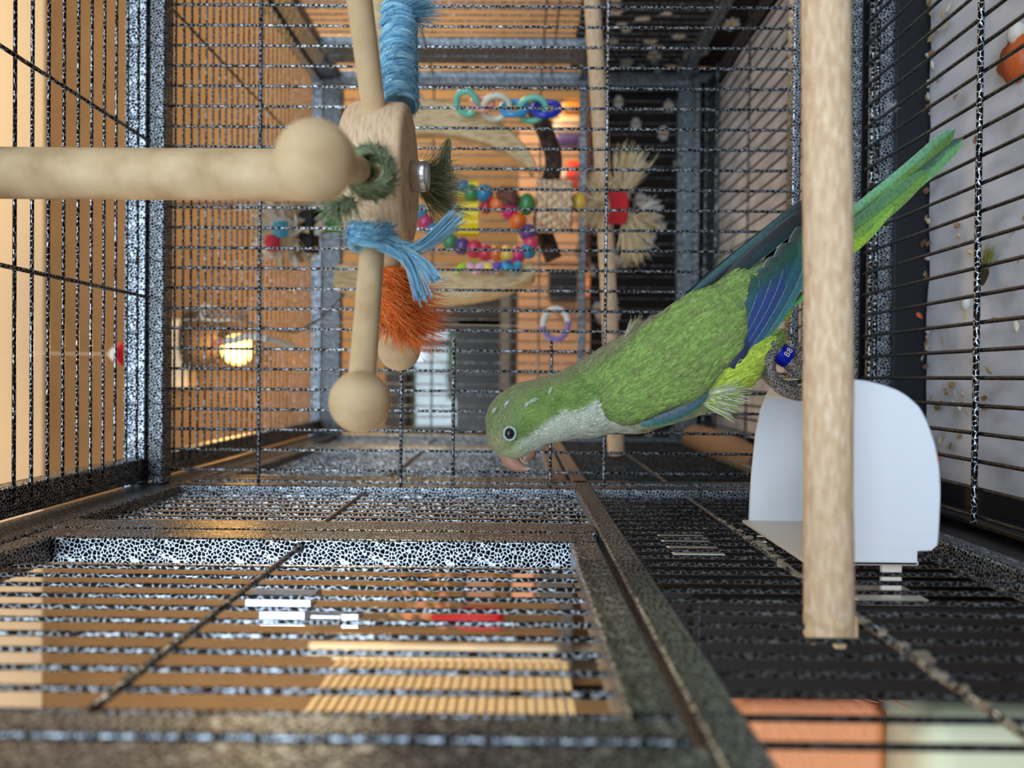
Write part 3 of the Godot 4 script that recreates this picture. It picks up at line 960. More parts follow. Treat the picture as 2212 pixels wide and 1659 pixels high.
	for e in [[P(815, 510, 0.36), P(900, 535, 0.355), P(985, 470, 0.36)], [P(815, 520, 0.36), P(880, 560, 0.352), P(912, 640, 0.35)], [P(820, 520, 0.36), P(905, 560, 0.352), P(940, 600, 0.35)]]:
		var pp = spline(e, 5)
		for k in 70:
			var o = Vector3(rng.randfn(), rng.randfn(), rng.randfn()) * 0.0016
			var o2 = Vector3(rng.randfn(), rng.randfn(), rng.randfn()) * 0.0019
			var pts = []
			for i in pp.size(): pts.append(pp[i] + o.lerp(o2, float(i) / pp.size()))
			sweep(mb, pts, 0.00028, 3, false, (blue[k % 4] as Color).srgb_to_linear())
	part("blue_yarn_ends", mb.mesh(), M.fuzzy, t, "loose blue yarn ends")
	# orange tuft on the peg that points left and away
	mb = MB.new()
	var oc = [P(842, 610, 0.432), P(838, 655, 0.437), P(850, 690, 0.444)]
	fibres(mb, oc, P(950, 690, 0.43) - P(845, 640, 0.435), 620, 0.034, 0.26, 0.15, 0.00028, orange, 0.45, 7)
	fibres(mb, [P(850, 660, 0.435), P(872, 660, 0.435)], P(865, 760, 0.447) - P(852, 660, 0.435), 420, 0.026, 0.22, 0.0, 0.00028, orange, 0.4, 7)
	for s in 10:
		var pts = []
		var ph = rng.randf() * TAU
		for i in 21:
			var an = TAU * i / 20.0 + ph
			var q = P(842, 590 + s * 10.0, 0.43)
			pts.append(q + Vector3(0, cos(an) * 0.0082, sin(an) * 0.0082))
		sweep(mb, pts, 0.0023, 5, false, (orange[s % 4] as Color).srgb_to_linear())
	for i in 1300:
		var an = rng.randf() * TAU
		var o2 = Vector3(0, cos(an), sin(an))
		fibres(mb, [P(842, rng.randf_range(580, 690), 0.43) + o2 * 0.0098], Vector3(-0.7, -0.4, 0.1) + o2 * 0.25 + Vector3(0, -sin(an), cos(an)) * 0.5, 1, 0.013, 0.3, 0.15, 0.0003, orange, 0.3, 5)
	part("orange_yarn", mb.mesh(), M.fuzzy, t, "frayed bright orange yarn")
	# green knot on the peg that points at the viewer, and its tail behind the bolt
	mb = MB.new()
	var gc = P(800, 372, 0.335)
	for s in 10:
		var pts = []
		var ph = rng.randf() * TAU
		var tilt = Basis(Vector3(rng.randfn(), rng.randfn(), rng.randfn()).normalized(), rng.randf_range(-0.6, 0.6))
		for i in 21:
			var an = TAU * i / 20.0 + ph
			pts.append(gc + tilt * Vector3(cos(an) * 0.0086, sin(an) * 0.0080, (s - 5) * 0.0012))
		sweep(mb, pts, 0.0022, 5, false, (green[s % 4] as Color).srgb_to_linear())
	for i in 1100:
		var an = rng.randf() * TAU
		var o2 = Vector3(cos(an), sin(an), 0)
		fibres(mb, [gc + Vector3(0, 0, rng.randf_range(-0.007, 0.006)) + o2 * rng.randf_range(0.007, 0.0100)], Vector3(-sin(an), cos(an), 0.3) + o2 * 0.25, 1, 0.0065, 0.45, 0.1, 0.0003, green, 0.3, 4)
	fibres(mb, [gc, gc + Vector3(-0.008, 0.004, 0.0)], Vector3(0, -0.2, 1), 300, 0.008, 0.9, 0.3, 0.0002, green, 0.5, 5)
	fibres(mb, [P(735, 440, 0.32), P(760, 430, 0.32)], Vector3(-0.6, 0.4, 0.2), 200, 0.012, 0.6, 0.3, 0.0003, green, 0.5, 5)
	part("green_knot", mb.mesh(), M.fuzzy, t, "knotted grey-green yarn")
	mb = MB.new()
	var groot = [P(905, 395, 0.45), P(915, 420, 0.45), P(910, 370, 0.45)]
	fibres(mb, groot, P(1000, 460, 0.45) - P(905, 400, 0.45), 420, 0.030, 0.34, 0.15, 0.00022, green, 0.5, 7)
	fibres(mb, groot, P(975, 390, 0.45) - P(905, 395, 0.45), 380, 0.024, 0.45, 0.1, 0.00022, green, 0.6, 7)
	fibres(mb, [P(968, 305, 0.45), P(965, 330, 0.45)], P(945, 390, 0.45) - P(968, 305, 0.45), 220, 0.022, 0.16, 0.1, 0.00024, green, 0.4, 7)
	part("green_yarn_tail", mb.mesh(), M.fuzzy, t, "frayed grey-green yarn tail")

# ---------------------------------------------------------------- the parrot
# The bird is modelled in a flat side-view frame of its own: x from crown to tail, y from back to breast, z towards the viewer,
# in units of a quarter of a millimetre, and then set on the rim of the cup.
const BK := 0.0002515
const BD := 0.42
var bird_xf := Transform3D()

func net(bones: Array, zs: float, k: float, cell: float, lo: Vector3, hi: Vector3) -> MB:
	# smooth union of tapered capsules (z squeezed by zs), meshed as surface nets
	var nb = bones.size()
	var A = PackedVector3Array(); var D = PackedVector3Array(); var RA = PackedFloat32Array(); var RB = PackedFloat32Array(); var IL = PackedFloat32Array()
	for b in bones:
		A.append(Vector3(b[0].x, b[0].y, b[0].z / zs)); var dd = Vector3(b[1].x - b[0].x, b[1].y - b[0].y, (b[1].z - b[0].z) / zs)
		D.append(dd); RA.append(b[2]); RB.append(b[3]); IL.append(1.0 / max(dd.length_squared(), 1e-6))
	var sdf = func(p: Vector3) -> float:
		var q = Vector3(p.x, p.y, p.z / zs)
		var best := 1e9
		for i in nb:
			var ap = q - A[i]
			var t = clampf(ap.dot(D[i]) * IL[i], 0.0, 1.0)
			var d = (ap - D[i] * t).length() - lerpf(RA[i], RB[i], t)
			var h = maxf(k - absf(best - d), 0.0) / k
			best = minf(best, d) - h * h * k * 0.25
		return best
	var nx = int((hi.x - lo.x) / cell) + 2
	var ny = int((hi.y - lo.y) / cell) + 2
	var nz = int((hi.z - lo.z) / cell) + 2
	var S = 4
	var val = {}
	var ids = {}
	var mb = MB.new()
	var get_v = func(x: int, y: int, z: int) -> float:
		var key = (z * ny + y) * nx + x
		if not val.has(key): val[key] = sdf.call(lo + Vector3(x, y, z) * cell)
		return val[key]
	for cz in range(0, nz, S):
		for cy in range(0, ny, S):
			for cx in range(0, nx, S):
				var ctr = lo + (Vector3(cx, cy, cz) + Vector3.ONE * S * 0.5) * cell
				if absf(sdf.call(ctr)) > cell * S * 1.1 / minf(zs, 1.0): continue
				for z in range(cz, cz + S):
					for y in range(cy, cy + S):
						for x in range(cx, cx + S):
							var c = [get_v.call(x, y, z), get_v.call(x + 1, y, z), get_v.call(x, y + 1, z), get_v.call(x + 1, y + 1, z), get_v.call(x, y, z + 1), get_v.call(x + 1, y, z + 1), get_v.call(x, y + 1, z + 1), get_v.call(x + 1, y + 1, z + 1)]
							var neg = 0
							for q in c: if q < 0.0: neg += 1
							if neg == 0 or neg == 8: continue
							var sum = Vector3.ZERO
							var cnt = 0
							for e in [[0, 1], [2, 3], [4, 5], [6, 7], [0, 2], [1, 3], [4, 6], [5, 7], [0, 4], [1, 5], [2, 6], [3, 7]]:
								var a: float = c[e[0]]
								var b: float = c[e[1]]
								if (a < 0.0) != (b < 0.0):
									var t = a / (a - b)
									var pa = Vector3(e[0] & 1, (e[0] >> 1) & 1, e[0] >> 2)
									var pb = Vector3(e[1] & 1, (e[1] >> 1) & 1, e[1] >> 2)
									sum += pa.lerp(pb, t)
									cnt += 1
							var p = lo + (Vector3(x, y, z) + sum / cnt) * cell
							var g = Vector3(c[1] + c[3] + c[5] + c[7] - c[0] - c[2] - c[4] - c[6], c[2] + c[3] + c[6] + c[7] - c[0] - c[1] - c[4] - c[5], c[4] + c[5] + c[6] + c[7] - c[0] - c[1] - c[2] - c[3]).normalized()
							ids[(z * ny + y) * nx + x] = mb.vert(p, g)
	for key in ids:
		var x = key % nx
		var y = (key / nx) % ny
		var z = key / (nx * ny)
		var v0 = get_v.call(x, y, z)
		for ax in 3:
			var o = [0, 0, 0]
			o[ax] = 1
			var v1 = get_v.call(x + o[0], y + o[1], z + o[2])
			if (v0 < 0.0) == (v1 < 0.0): continue
			var s1 = [0, 0, 0]
			var s2 = [0, 0, 0]
			s1[(ax + 1) % 3] = 1
			s2[(ax + 2) % 3] = 1
			var k0 = key
			var k1 = key - (s1[2] * ny + s1[1]) * nx - s1[0]
			var k2 = k1 - (s2[2] * ny + s2[1]) * nx - s2[0]
			var k3 = key - (s2[2] * ny + s2[1]) * nx - s2[0]
			if ids.has(k1) and ids.has(k2) and ids.has(k3):
				mb.quad(ids[k0], ids[k1], ids[k2], ids[k3])
	return mb

func ss(a: float, b: float, x: float) -> float:
	return smoothstep(a, b, x)

# signed distance of (x, y) from a polyline that runs in growing x: > 0 on the breast side
func below(line: Array, x: float, y: float) -> float:
	var n = line.size()
	if x <= line[0].x: return y - line[0].y
	for i in n - 1:
		if x <= line[i + 1].x:
			return y - lerpf(line[i].y, line[i + 1].y, (x - line[i].x) / (line[i + 1].x - line[i].x))
	return y - line[n - 1].y

var bn := FastNoiseLite.new()
var bird_cols := {}

func plumage_colour(x: float, y: float, wing := false) -> Color:
	var nz = bn.get_noise_2d(x, y)
	var nf = bn.get_noise_2d(x * 5.0 + 90.0, y * 5.0)
	var K = bird_cols
	var c: Color = K.green
	c = c.lerp(K.bright, clampf(0.45 + nz * 0.9, 0.0, 1.0) * 0.7)
	if wing:
		c = c.lerp(K.bright, 0.35)
		c = c.lerp(K.olive, clampf(-nz * 1.4, 0.0, 0.6))
		return c
	# back of the neck: brownish tips
	var back = [Vector2(1040, 860), Vector2(1110, 838), Vector2(1200, 818), Vector2(1290, 775), Vector2(1370, 722), Vector2(1480, 650), Vector2(1580, 570)]
	c = c.lerp(K.nape, (1.0 - ss(-8.0, 34.0, below(back, x, y))) * 0.75)
	# crown and face
	var face = 1.0 - ss(1085.0, 1150.0, x + (y - 900.0) * 0.25)
	c = c.lerp(K.crown, face * 0.85)
	c = c.lerp(K.forehead, ss(910.0, 965.0, y) * (1.0 - ss(1070.0, 1112.0, x)))
	# cheeks, throat, breast
	var cheek = [Vector2(1060, 990), Vector2(1100, 965), Vector2(1118, 950), Vector2(1150, 930), Vector2(1185, 903), Vector2(1215, 885), Vector2(1250, 884), Vector2(1268, 872), Vector2(1280, 860), Vector2(1300, 890), Vector2(1350, 916), Vector2(1420, 900)]
	var ck = ss(-7.0, 9.0, below(cheek, x, y) + nf * 9.0) * (1.0 - ss(1430.0, 1470.0, x))
	var pale: Color = K.throat
	pale = pale.lerp(K.breast, ss(1180.0, 1270.0, x) * (0.6 + nz * 0.6))
	pale = pale.lerp(K.chin, 1.0 - ss(1090.0, 1160.0, x - (y - 960.0) * 0.4))
	c = c.lerp(pale, ck)
	# belly, thigh and vent
	var belly = [Vector2(1250, 940), Vector2(1340, 918), Vector2(1420, 890), Vector2(1510, 835)]
	c = c.lerp(K.belly, ss(-4.0, 10.0, below(belly, x, y)) * ss(1330.0, 1380.0, x) * (1.0 - ss(1500.0, 1530.0, x)))
	var lower = [Vector2(1480, 870), Vector2(1540, 800), Vector2(1600, 715), Vector2(1690, 585), Vector2(1760, 500)]
	c = c.lerp(K.vent, ss(-6.0, 22.0, below(lower, x, y)) * ss(1500.0, 1545.0, x))
	c = c.lerp(K.tuft, ss(0.35, 0.9, 1.0 - Vector2((x - 1535.0) / 46.0, (y - 850.0) / 26.0).length()))
	c = c.lerp(K.leg, ss(1625.0, 1668.0, x) * ss(690.0, 720.0, y) * 0.7)
	return c

func B(x: float, y: float, z := 0.0) -> Vector3:
	return bird_xf * Vector3(x, y, z)

# one long feather: a bent, slightly cupped vane with a shaft ridge and pale rims
func feather(parent: Node, called: String, pts: Array, z0: float, z1: float, width: float, c_in: Color, c_out: Color, rim: Color, blunt := 0.75, tip_dark := 0.0, far := false, c_base := Color(-1, 0, 0)):
	var line = spline(pts, 6)
	var n = line.size()
	var mb = MB.new()
	var zsg = -1.0 if far else 1.0
	var us = [-1.0, -0.93, -0.45, -0.05, 0.0, 0.05, 0.45, 0.93, 1.0]
	for i in n:
		var q = float(i) / (n - 1)
		var t = (line[min(i + 1, n - 1)] - line[max(i - 1, 0)]).normalized()
		var nn = Vector2(-t.y, t.x)
		var w = width * 0.5 * pow(sin(PI * clampf(0.12 + q * 0.62, 0.0, 1.0)), 0.7)
		if q > blunt: w *= sqrt(maxf(0.0, 1.0 - pow((q - blunt) / (1.0 - blunt), 2.2)))
		w = maxf(w, 0.4)
		for s in 9:
			var u: float = us[s]
			var p = line[i] + nn * u * w
			var z = lerpf(z0, z1, q) - absf(u) * width * 0.10 + (width * 0.03 if s == 4 else 0.0)
			var col = c_in.lerp(c_out, ss(-0.35, 0.25, u + 0.12 * sin(q * 31.0 + u * 5.0)))
			if c_base.r >= 0.0: col = col.lerp(c_base, (1.0 - ss(0.52, 0.84, q - u * 0.16)) * 0.92)
			col = col.lerp(Color(0.01, 0.015, 0.02), tip_dark * ss(0.45, 0.95, q))
			if s == 4: col = col.lerp(Color(0.02, 0.03, 0.03), 0.6)
			if s == 0 or s == 8: col = rim if (s == 8 or q > 0.6) else col.lerp(rim, 0.5)
			col = col * (0.93 + 0.14 * absf(sin(q * 57.0 + s * 2.1)))
			var nrm = (Vector3(0, 0, 1) + Vector3(nn.x, nn.y, 0) * u * 0.35) * Vector3(1, 1, zsg)
			mb.vert(B(p.x, p.y, z * zsg), (bird_xf.basis * nrm).normalized(), col)
	for i in n - 1:
		for s in 8:
			var a = i * 9 + s
			mb.quad(a, a + 1, a + 10, a + 9)
	# its underside, so that it has thickness
	var m0 = mb.v.size()
	for i in m0:
		mb.vert(mb.v[i] - bird_xf.basis * Vector3(0, 0, 1.2 * zsg), -mb.n[i], mb.c[i] * 0.6)
	for i in n - 1:
		for s in 8:
			var a = m0 + i * 9 + s
			mb.quad(a, a + 1, a + 10, a + 9)
	return part(called, mb.mesh(), M.feather, parent)

# small body feathers laid along the flow over a surface
func plumage(src: MB, count: int, wing: bool, only_far := false) -> MB:
	var mb = MB.new()
	var nv = src.v.size()
	for q in count:
		var i = rng.randi() % nv
		var p = src.v[i]
		if p.z < -20.0 and rng.randf() < 0.55: continue
		var n = src.n[i]
		var fl = Vector3(0.823, -0.567, 0)
		if p.x < 1290.0:
			var h = clampf((1290.0 - p.x) / 170.0, 0.0, 1.0)
			fl = fl.lerp(Vector3(0.93, -0.30, 0.0), h)
			var rel = Vector2(p.x - 1085.0, p.y - 985.0)
			if rel.length() < 130.0: fl = fl.lerp(Vector3(rel.x, rel.y, 0).normalized(), 0.85 * (1.0 - rel.length() / 150.0))
		if not wing and p.x > 1500.0 and p.y > 720.0 and p.x < 1700.0:
			fl = Vector3(0.80, -0.45, 0.0)
			if p.y > 835.0: fl = Vector3(0.95, 0.02, 0.0)
		fl += Vector3(rng.randfn(), rng.randfn(), rng.randfn()) * 0.13
		fl = (fl - n * fl.dot(n)).normalized()
		var sd = n.cross(fl)
		var body = ss(1200.0, 1330.0, p.x)
		var L = lerpf(13.0, 27.0, body) * rng.randf_range(0.7, 1.25)
		var w = lerpf(2.2, 5.5, body) * rng.randf_range(0.6, 1.3)
		if wing:
			L *= 1.05
			w *= 1.25
		var lift = lerpf(1.8, 2.4, body) * rng.randf_range(0.5, 1.4)
		var col = plumage_colour(p.x, p.y, wing)
		col = col * (rng.randf_range(0.70, 1.22) if body > 0.5 else rng.randf_range(0.62, 1.30))
		col.g *= rng.randf_range(0.95, 1.05)
		var tilt = sd * rng.randf_range(-0.35, 0.35)
		var n1 = (n + tilt).normalized()
		var root = p - n * 1.0 - fl * L * 0.3
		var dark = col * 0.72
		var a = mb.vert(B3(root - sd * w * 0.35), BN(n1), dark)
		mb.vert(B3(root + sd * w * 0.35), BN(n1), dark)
		var mid = root + fl * L * 0.55 + n * lift
		mb.vert(B3(mid - sd * w * 0.5 - n * 0.5), BN(n1 - sd * 0.3), col)
		mb.vert(B3(mid + sd * w * 0.5 - n * 0.5), BN(n1 + sd * 0.3), col)
		mb.vert(B3(root + fl * L + n * lift * 0.7), BN(n1 + fl * 0.25), col * 1.12)
		mb.tri(a, a + 1, a + 3); mb.tri(a, a + 3, a + 2); mb.tri(a + 2, a + 3, a + 4)
	return mb

func B3(p: Vector3) -> Vector3: return bird_xf * p
func BN(n: Vector3) -> Vector3: return (bird_xf.basis * n).normalized()

func to_world(mb: MB, wing: bool):
	for i in mb.v.size():
		var p = mb.v[i]
		mb.c[i] = plumage_colour(p.x, p.y, wing) * 0.8
		mb.v[i] = bird_xf * p
		mb.n[i] = BN(mb.n[i])
	if bird_xf.basis.determinant() < 0.0: mb.ix.reverse()

func build_bird():
	var o = P(1400, 800, BD)
	var ex = (P(1500, 800, BD) - o) / 100.0
	var ey = (P(1400, 900, BD) - o) / 100.0
	var ez = ex.cross(ey).normalized() * ex.length()
	if ez.z < 0.0: ez = -ez
	var bs = Basis(ex, ey, ez)
	bird_xf = Transform3D(bs, o - bs * Vector3(1400, 800, 0))
	bn.seed = 5
	bn.frequency = 0.018
	bn.fractal_octaves = 3
	bird_cols = {"green": lin(108, 142, 66), "bright": lin(150, 180, 92), "olive": lin(140, 156, 92), "nape": lin(146, 142, 108), "crown": lin(136, 152, 104), "forehead": lin(172, 170, 130), "throat": lin(214, 226, 206), "breast": lin(198, 204, 188), "chin": lin(190, 200, 154), "belly": lin(180, 182, 136), "vent": lin(186, 212, 72), "tuft": lin(226, 232, 214), "leg": lin(150, 172, 104)}
	var pm = vmat("plumage", 0.85)
	pm.rim_enabled = true
	pm.rim = 0.25
	pm.rim_tint = 0.6
	tri_tex(pm, noise_tex(33, 0.09, FastNoiseLite.TYPE_SIMPLEX_SMOOTH, [[0.0, 0.4, 0.6, 1.0], [Color(0.76, 0.76, 0.76), Color(0.93, 0.93, 0.93), Color(1, 1, 1), Color(1, 1, 1)]], 256, 3), Vector3.ONE * 30.0)
	var fm = vmat("feather", 0.5)
	tri_tex(fm, noise_tex(34, 0.06, FastNoiseLite.TYPE_SIMPLEX_SMOOTH, [[0.0, 0.4, 0.6, 1.0], [Color(0.78, 0.78, 0.78), Color(0.93, 0.93, 0.93), Color(1, 1, 1), Color(1, 1, 1)]], 256, 4), Vector3.ONE * 26.0)
	var sk = mat("scaled_skin", Color(1, 1, 1), 0.8)
	tri_tex(sk, noise_tex(31, 0.06, FastNoiseLite.TYPE_CELLULAR, [[0.0, 0.12, 0.3, 1.0], [Color(0.68, 0.63, 0.58), Color(0.50, 0.47, 0.44), Color(0.25, 0.24, 0.24), Color(0.20, 0.19, 0.20)]], 256, 1, 0.0, FastNoiseLite.RETURN_DISTANCE2_SUB), Vector3.ONE * 42.0)
	sk.heightmap_enabled = true
	sk.heightmap_texture = noise_tex(31, 0.06, FastNoiseLite.TYPE_CELLULAR, [], 256, 1, 0.0, FastNoiseLite.RETURN_DISTANCE2_SUB)
	sk.heightmap_scale = 0.02
	var bird = thing("parrot", "green parrot with pale grey breast and blue-edged wings, leaning forward on the white cup's rim", "parrot")

	var V = func(x, y, z = 0.0): return Vector3(x, y, z)
	var body_bones = [
		[V.call(1110, 916), V.call(1108, 934), 62.0, 58.0], [V.call(1108, 932), V.call(1103, 948), 54.0, 35.0], [V.call(1118, 902), V.call(1140, 888), 64.0, 62.0],
		[V.call(1120, 936), V.call(1156, 950), 40.0, 22.0], [V.call(1140, 895), V.call(1196, 882), 66.0, 70.0], [V.call(1196, 882), V.call(1270, 864), 70.0, 79.0],
		[V.call(1270, 864), V.call(1350, 834), 79.0, 96.0], [V.call(1350, 834), V.call(1445, 782), 96.0, 100.0], [V.call(1445, 782), V.call(1530, 712), 100.0, 86.0],
		[V.call(1530, 712), V.call(1620, 636), 84.0, 58.0], [V.call(1620, 636), V.call(1745, 552), 56.0, 30.0],
		[V.call(1372, 862), V.call(1468, 834), 74.0, 74.0],
		[V.call(1515, 828, 26), V.call(1588, 794, 28), 44.0, 44.0], [V.call(1588, 794, 28), V.call(1656, 746, 32), 43.0, 22.0],
		[V.call(1515, 828, -26), V.call(1588, 794, -28), 44.0, 44.0], [V.call(1588, 794, -28), V.call(1656, 746, -32), 43.0, 22.0]]
	var bm = net(body_bones, 0.8, 14.0, 5.5, Vector3(1030, 460, -125), Vector3(1800, 1030, 125))
	var wing_bones = [[V.call(1348, 848, 58), V.call(1440, 782, 66), 66.0, 88.0], [V.call(1440, 782, 66), V.call(1510, 715, 62), 88.0, 78.0], [V.call(1510, 715, 62), V.call(1580, 622, 48), 78.0, 30.0], [V.call(1520, 740, 60), V.call(1545, 770, 56), 40.0, 26.0]]
	var wm = net(wing_bones, 0.36, 20.0, 5.0, Vector3(1250, 550, 20), Vector3(1650, 960, 112))
	var plum = plumage(bm, 15000, false)
	to_world(bm, false)
	part("body", bm.mesh(), pm, bird)
	part("plumage", plum.mesh(), pm, bird).set_meta("kind", "stuff")
	var wp = plumage(wm, 5200, true)
	to_world(wm, true)
	var wg = part("wing", wm.mesh(), pm, bird)
	part("plumage", wp.mesh(), pm, wg).set_meta("kind", "stuff")
	# the other wing, mirrored
	var wf = []
	for b in wing_bones: wf.append([b[0] * Vector3(1, 1, -1), b[1] * Vector3(1, 1, -1), b[2], b[3]])
	var wm2 = net(wf, 0.36, 20.0, 9.0, Vector3(1250, 550, -112), Vector3(1650, 960, -20))
	to_world(wm2, true)
	part("wing", wm2.mesh(), pm, bird)

	# long feathers. inner colour, outer colour, rim
	var teal = lin(30, 100, 92)
	var dgreen = lin(30, 50, 46)
	var blue = lin(38, 62, 138)
	var tealb = lin(48, 118, 128)
	var black = lin(20, 24, 28)
	var rim = lin(176, 186, 158)
	var v2 = func(x, y): return Vector2(x, y)
	for far in [false, true]:
		# flight feathers of the folded wing
		feather(bird, "flight_feather", [v2.call(1490, 640), v2.call(1580, 570), v2.call(1680, 492), v2.call(1744, 436)], 40, 16, 34, lin(36, 76, 78), black, lin(96, 110, 96), 0.8, 0.9, far)
		feather(bird, "flight_feather", [v2.call(1520, 650), v2.call(1600, 575), v2.call(1690, 500), v2.call(1752, 452)], 44, 19, 34, black, lin(28, 56, 62), lin(140, 148, 128), 0.8, 0.8, far)
		feather(bird, "flight_feather", [v2.call(1572, 806), v2.call(1640, 716), v2.call(1708, 606), v2.call(1764, 492)], 52, 24, 44, lin(34, 70, 66), lin(70, 150, 128), lin(160, 190, 170), 0.8, 0.2, far, lin(64, 130, 140))
		feather(bird, "flight_feather", [v2.call(1566, 800), v2.call(1628, 709), v2.call(1690, 600), v2.call(1729, 492)], 57, 29, 50, dgreen, lin(48, 112, 88), rim, 0.86, 0.0, far, lin(50, 96, 124))
		feather(bird, "flight_feather", [v2.call(1560, 792), v2.call(1615, 702), v2.call(1662, 614), v2.call(1695, 530)], 62, 35, 50, dgreen, lin(38, 88, 72), rim, 0.86, 0.0, far, lin(44, 70, 136))
		feather(bird, "flight_feather", [v2.call(1558, 782), v2.call(1604, 697), v2.call(1640, 627), v2.call(1666, 561)], 66, 42, 46, dgreen, lin(38, 88, 72), rim, 0.86, 0.0, far, lin(44, 70, 136))
		feather(bird, "flight_feather", [v2.call(1554, 770), v2.call(1590, 697), v2.call(1616, 642), v2.call(1640, 585)], 70, 49, 42, dgreen, lin(38, 88, 72), rim, 0.86, 0.0, far, lin(44, 70, 136))
		feather(bird, "flight_feather", [v2.call(1554, 748), v2.call(1580, 692), v2.call(1597, 647), v2.call(1613, 602)], 73, 55, 36, dgreen, lin(38, 88, 72), rim, 0.86, 0.0, far, lin(46, 92, 110))
		# blue wrist patch and the blue-green wing edge
		feather(bird, "covert_feather", [v2.call(1559, 794), v2.call(1570, 774), v2.call(1581, 755), v2.call(1592, 736)], 68, 66, 36, lin(52, 56, 78), lin(42, 54, 88), lin(64, 72, 92), 0.7, 0.2, far)
		feather(bird, "covert_feather", [v2.call(1374, 914), v2.call(1430, 902), v2.call(1480, 876), v2.call(1514, 846)], 66, 66, 22, lin(78, 104, 122), lin(62, 124, 104), lin(90, 150, 110), 0.6, 0.0, far)
		feather(bird, "covert_feather", [v2.call(1400, 904), v2.call(1450, 888), v2.call(1490, 862), v2.call(1512, 838)], 72, 72, 22, lin(80, 98, 118), lin(68, 104, 112), lin(84, 112, 118), 0.6, 0.0, far)
	# tail
	var tg = lin(106, 148, 60)
	var tt = lin(108, 168, 122)
	feather(bird, "tail_feather", [v2.call(1690, 585), v2.call(1840, 468), v2.call(1960, 372), v2.call(2057, 284)], -2, 8, 36, tt, lin(102, 140, 52), lin(150, 200, 150), 0.80, 0.35)
	feather(bird, "tail_feather", [v2.call(1690, 600), v2.call(1840, 492), v2.call(1970, 395), v2.call(2075, 302)], 6, 6, 40, lin(44, 76, 62), lin(108, 164, 108), lin(150, 180, 90), 0.80, 0.1)
	feather(bird, "tail_feather", [v2.call(1690, 612), v2.call(1830, 510), v2.call(1920, 440), v2.call(2000, 372)], 10, 10, 46, lin(76, 120, 78), lin(112, 150, 66), lin(134, 176, 96), 0.6, 0.0)
	feather(bird, "tail_feather", [v2.call(1680, 640), v2.call(1780, 572), v2.call(1850, 518), v2.call(1925, 444)], 14, 13, 36, tg, lin(140, 184, 70), lin(180, 210, 90), 0.6, 0.0)
	feather(bird, "tail_feather", [v2.call(1650, 668), v2.call(1730, 600), v2.call(1800, 552), v2.call(1868, 514)], 18, 14, 34, lin(150, 188, 44), lin(160, 196, 60), lin(190, 214, 90), 0.6, 0.0)
	feather(bird, "tail_feather", [v2.call(1640, 700), v2.call(1690, 668), v2.call(1730, 640), v2.call(1775, 612)], 20, 15, 18, lin(60, 70, 30), lin(96, 186, 110), lin(150, 206, 140), 0.6, 0.0)
	feather(bird, "tail_feather", [v2.call(1615, 705), v2.call(1660, 690), v2.call(1705, 672)], 22, 20, 34, lin(130, 170, 36), lin(150, 184, 44), lin(160, 190, 60), 0.5, 0.0)
	# soft tufts at the vent and ruffled feathers on the nape
	var mb = MB.new()
	var tuft_roots = [B(1512, 862, 44), B(1518, 850, 50), B(1525, 842, 48), B(1508, 870, 40)]
	fibres(mb, tuft_roots, B(1600, 862, 40) - B(1512, 862, 44), 420, 0.019, 0.24, -0.05, 0.00042, [Color8(214, 222, 200), Color8(170, 198, 70), Color8(190, 206, 120), Color8(224, 230, 214)], 0.25, 5)
	fibres(mb, [B(1478, 890, 36), B(1490, 884, 30)], B(1535, 868, 26) - B(1482, 888, 36), 160, 0.014, 0.2, 0.0, 0.0004, [Color8(150, 156, 108), Color8(176, 178, 136)], 0.2, 5)
	fibres(mb, [B(1352, 722, 14), B(1362, 716, 10), B(1346, 730, 18)], B(1385, 684, 8) - B(1350, 722, 14), 90, 0.011, 0.25, -0.1, 0.0003, [Color8(180, 176, 146), Color8(150, 150, 110)], 0.3, 5)
	fibres(mb, [B(1660, 740, 46), B(1650, 752, 46), B(1655, 728, 40)], B(1690, 722, 46) - B(1655, 742, 46), 160, 0.007, 0.4, 0.0, 0.0004, [Color8(140, 166, 90), Color8(120, 150, 70)], 0.2, 4)
	# white pin feathers on the head
	for l in [[1088, 882, 1098, 862], [1130, 878, 1142, 866], [1140, 866, 1160, 860], [1182, 852, 1188, 836], [1072, 878, 1066, 888], [1274, 868, 1282, 880]]:
		for k in 14:
			var z = 47.0 if l[0] < 1100 else 53.0
			var t = rng.randf_range(0.0, 0.6)
			var a = B(lerpf(l[0], l[2], t) + rng.randf_range(-4, 4), lerpf(l[1], l[3], t) + rng.randf_range(-4, 4), z)
			var b = B(lerpf(l[0], l[2], t + 0.5) + rng.randf_range(-3, 3), lerpf(l[1], l[3], t + 0.5) + rng.randf_range(-3, 3), z + 2.5)
			sweep(mb, [a, a.lerp(b, 0.5) + Vector3(0, 0, 0.0003), b], [0.00010, 0.00017, 0.00005], 4, true, lin(206, 212, 206))
	part("down_tuft", mb.mesh(), M.fuzzy, bird).set_meta("kind", "stuff")

	# beak
	var bkm = vmat("beak_horn", 0.42)
	var beak = group_node("beak", bird)
	mb = MB.new()
	var horn = lin(168, 124, 102)
	sweep(mb, [B(1098, 972), B(1100, 985), B(1106, 998), B(1116, 1007), B(1128, 1012), B(1137, 1013), B(1145, 1013)], [23.0 * BK, 22.0 * BK, 18.5 * BK, 13.5 * BK, 8.5 * BK, 4.5 * BK, 1.0 * BK], 24, true, [horn, horn, horn, horn, lin(160, 120, 100), lin(176, 144, 124), lin(194, 168, 146)], 0.82)
	part("upper_mandible", mb.mesh(), bkm, beak)
	mb = MB.new()
	sweep(mb, [B(1138, 968), B(1138, 980), B(1134, 991), B(1130, 1000)], [21.0 * BK, 19.0 * BK, 13.0 * BK, 5.0 * BK], 20, true, [lin(152, 112, 92), lin(152, 112, 92), lin(144, 106, 86), lin(182, 154, 132)], 0.75)
